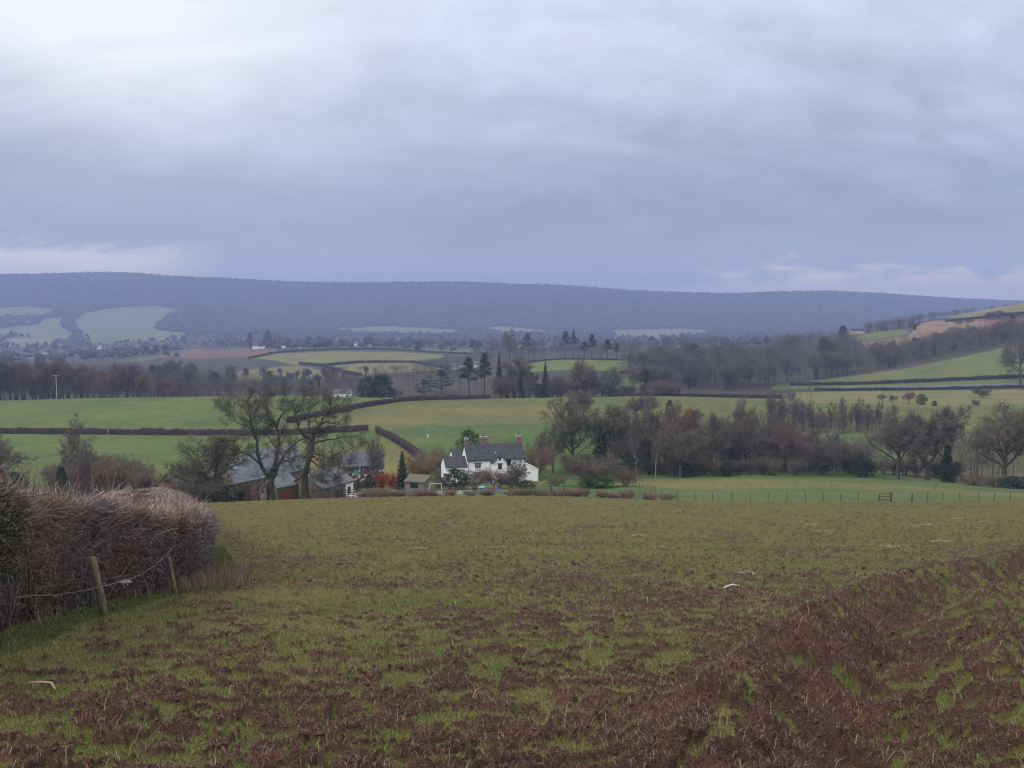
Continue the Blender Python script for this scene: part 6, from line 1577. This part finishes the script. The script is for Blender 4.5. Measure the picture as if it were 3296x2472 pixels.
c = wp + Vector((0, 0, .0)); P_ = np.array(c) + r.normal(size=(n, 3)) * np.array([.045, .02, .012]); d = r.normal(size=(n, 3)); d /= np.linalg.norm(d, axis=1)[:, None]; sdv = np.cross(d, r.normal(size=(n, 3))); sdv /= np.linalg.norm(sdv, axis=1)[:, None]
Vw = np.stack([P_ - d * .025, P_ + sdv * .005, P_ + d * .025, P_ - sdv * .005], 1).reshape(-1, 3)
wo = link('wool_tuft', mesh_np('wool_tuft', Vw - np.array(c), np.arange(4 * n).reshape(-1, 4)), simple('wool', (.55,.53,.5), (.75,.73,.7), 9), label='tuft of pale sheep wool caught on the slack barbed wire', category='wool'); wo.location = c
# rough grass and dead stems along the foot of the hedge
def verge(n, ya, yb, off, hgt, wid, colr, lean, seed):
    r = np.random.default_rng(seed); y = np.exp(np.log(ya) + (np.log(yb) - np.log(ya)) * r.random(n)); x = hedge_face(y) + off[0] + (off[1] - off[0]) * r.random(n) ** 1.5
    z = near_z(x, y); h = hgt * (.4 + r.random(n)); w_ = wid * (.6 + .8 * r.random(n)) * (np.maximum(y, 8) / 10) ** .7
    an = r.random(n) * 6.28; la = r.random(n) * 6.28; le = lean * (.2 + r.random(n)); dx, dy = np.cos(an) * w_ / 2, np.sin(an) * w_ / 2; mx, my = np.cos(la) * le * h, np.sin(la) * le * h
    P_ = np.stack([np.stack([x - dx, y - dy, z - .01], -1), np.stack([x + dx, y + dy, z - .01], -1), np.stack([x + dx * .7 + mx * .4, y + dy * .7 + my * .4, z + h * .6], -1), np.stack([x - dx * .7 + mx * .4, y - dy * .7 + my * .4, z + h * .6], -1), np.stack([x + mx, y + my, z + h * (1 - .25 * le)], -1)], 1)
    b = np.arange(n)[:, None] * 5
    return P_.reshape(-1, 3), b + np.array([[0, 1, 2, 3]]), b + np.array([[3, 2, 4]]), np.repeat(np.array(colr) * (.55 + .9 * r.random((n, 1))), 5, 0)
P_, Q, T_, C = pack([verge(26000, 6, 40, (-.15, .6), .06, .005, (.085,.115,.034), .8, 5), verge(5000, 6, 60, (-.2, .45), .09, .0045, (.20,.165,.10), .9, 6), verge(1500, 19, 27, (-.2, .9), .38, .006, (.24,.185,.13), .7, 7), verge(200, 8, 24, (-.1, .25), .35, .006, (.25,.17,.12), .6, 8)])
link('verge_grass', mesh_np('verge_grass', P_, Q, T_, col=C), BLADEM, kind='stuff', label='long rough grass and dead stems along the foot of the overgrown hedge', category='grass')
# things lying on the field
BONE = simple('bleached_wood', (.46,.44,.41), (.62,.6,.56), 9)
def lying(u, v, ln, rz, label, name='stick', mat=None, r0=.014, bow=.05):
    x, y, z = ground_at(u, v); z = near_z(np.array([x]), np.array([y]))[0] + .035
    m = MB(); pts = [(-ln/2, 0, 0), (-ln/6, bow * .6, .02), (ln/6, bow, .03), (ln/2, bow * .2, .01)]
    o = m.tube(pts, [r0 * .7, r0, r0, r0 * .5], 7).obj(name, mat or BONE, None, True); o.location = (x, y, z); o.rotation_euler = (0, 0, rz); o['label'] = label; o['category'] = 'stick'
lying(2355, 1897, .42, .25, 'white bleached curved stick lying on the grass right of centre', 'stick', BONE, .022, .08)
lying(135, 2220, .36, -.5, 'pale stick lying on red clods at the lower left', 'stick', simple('pale_stick', (.3,.22,.17), (.42,.32,.25), 9), .011)
lying(320, 1735, .5, 1.2, 'pale broken stick leaning in the grass below the hedge', 'stick', None, .008)
STRW = simple('straw_clump', (.27,.22,.15), (.40,.34,.25), 8)
def straw(u, v, sz, seed, label):
    x, y, z = ground_at(u, v); r = np.random.default_rng(seed); n = 170
    p = r.normal(size=(n, 3)) * np.array([sz, sz * .5, .02]); p[:, 2] = near_z(x + p[:, 0], y + p[:, 1]) - z + .03 + .04 * r.random(n)
    d = r.normal(size=(n, 3)) * np.array([1, 1, .3]); d /= np.linalg.norm(d, axis=1)[:, None]; s = np.cross(d, r.normal(size=(n, 3))); s /= np.linalg.norm(s, axis=1)[:, None]
    l = .07 * (y / 20) ** .5; w_ = .0022 * (y / 10)
    V = np.stack([p - d * l, p + s * w_, p + d * l, p - s * w_], 1).reshape(-1, 3)
    o = link('straw_clump', mesh_np('straw_clump', V, np.arange(4 * n).reshape(-1, 4)), STRW); o.location = (x, y, z); o['label'] = label; o['category'] = 'straw'; o['group'] = 'straw clumps dropped on the field'
for i, (u, v, s) in enumerate([(2610, 1692, .35), (2645, 1712, .4), (2055, 1726, .25), (2880, 1762, .45), (3030, 1745, .4), (2130, 1765, .25), (3080, 1672, .3), (2980, 1692, .4), (3170, 1680, .3), (1600, 1765, .25), (1350, 1768, .2), (2410, 1850, .18)]):
    straw(u, v, s * .6, 300 + i, 'pale clump of dropped straw lying on the near field')
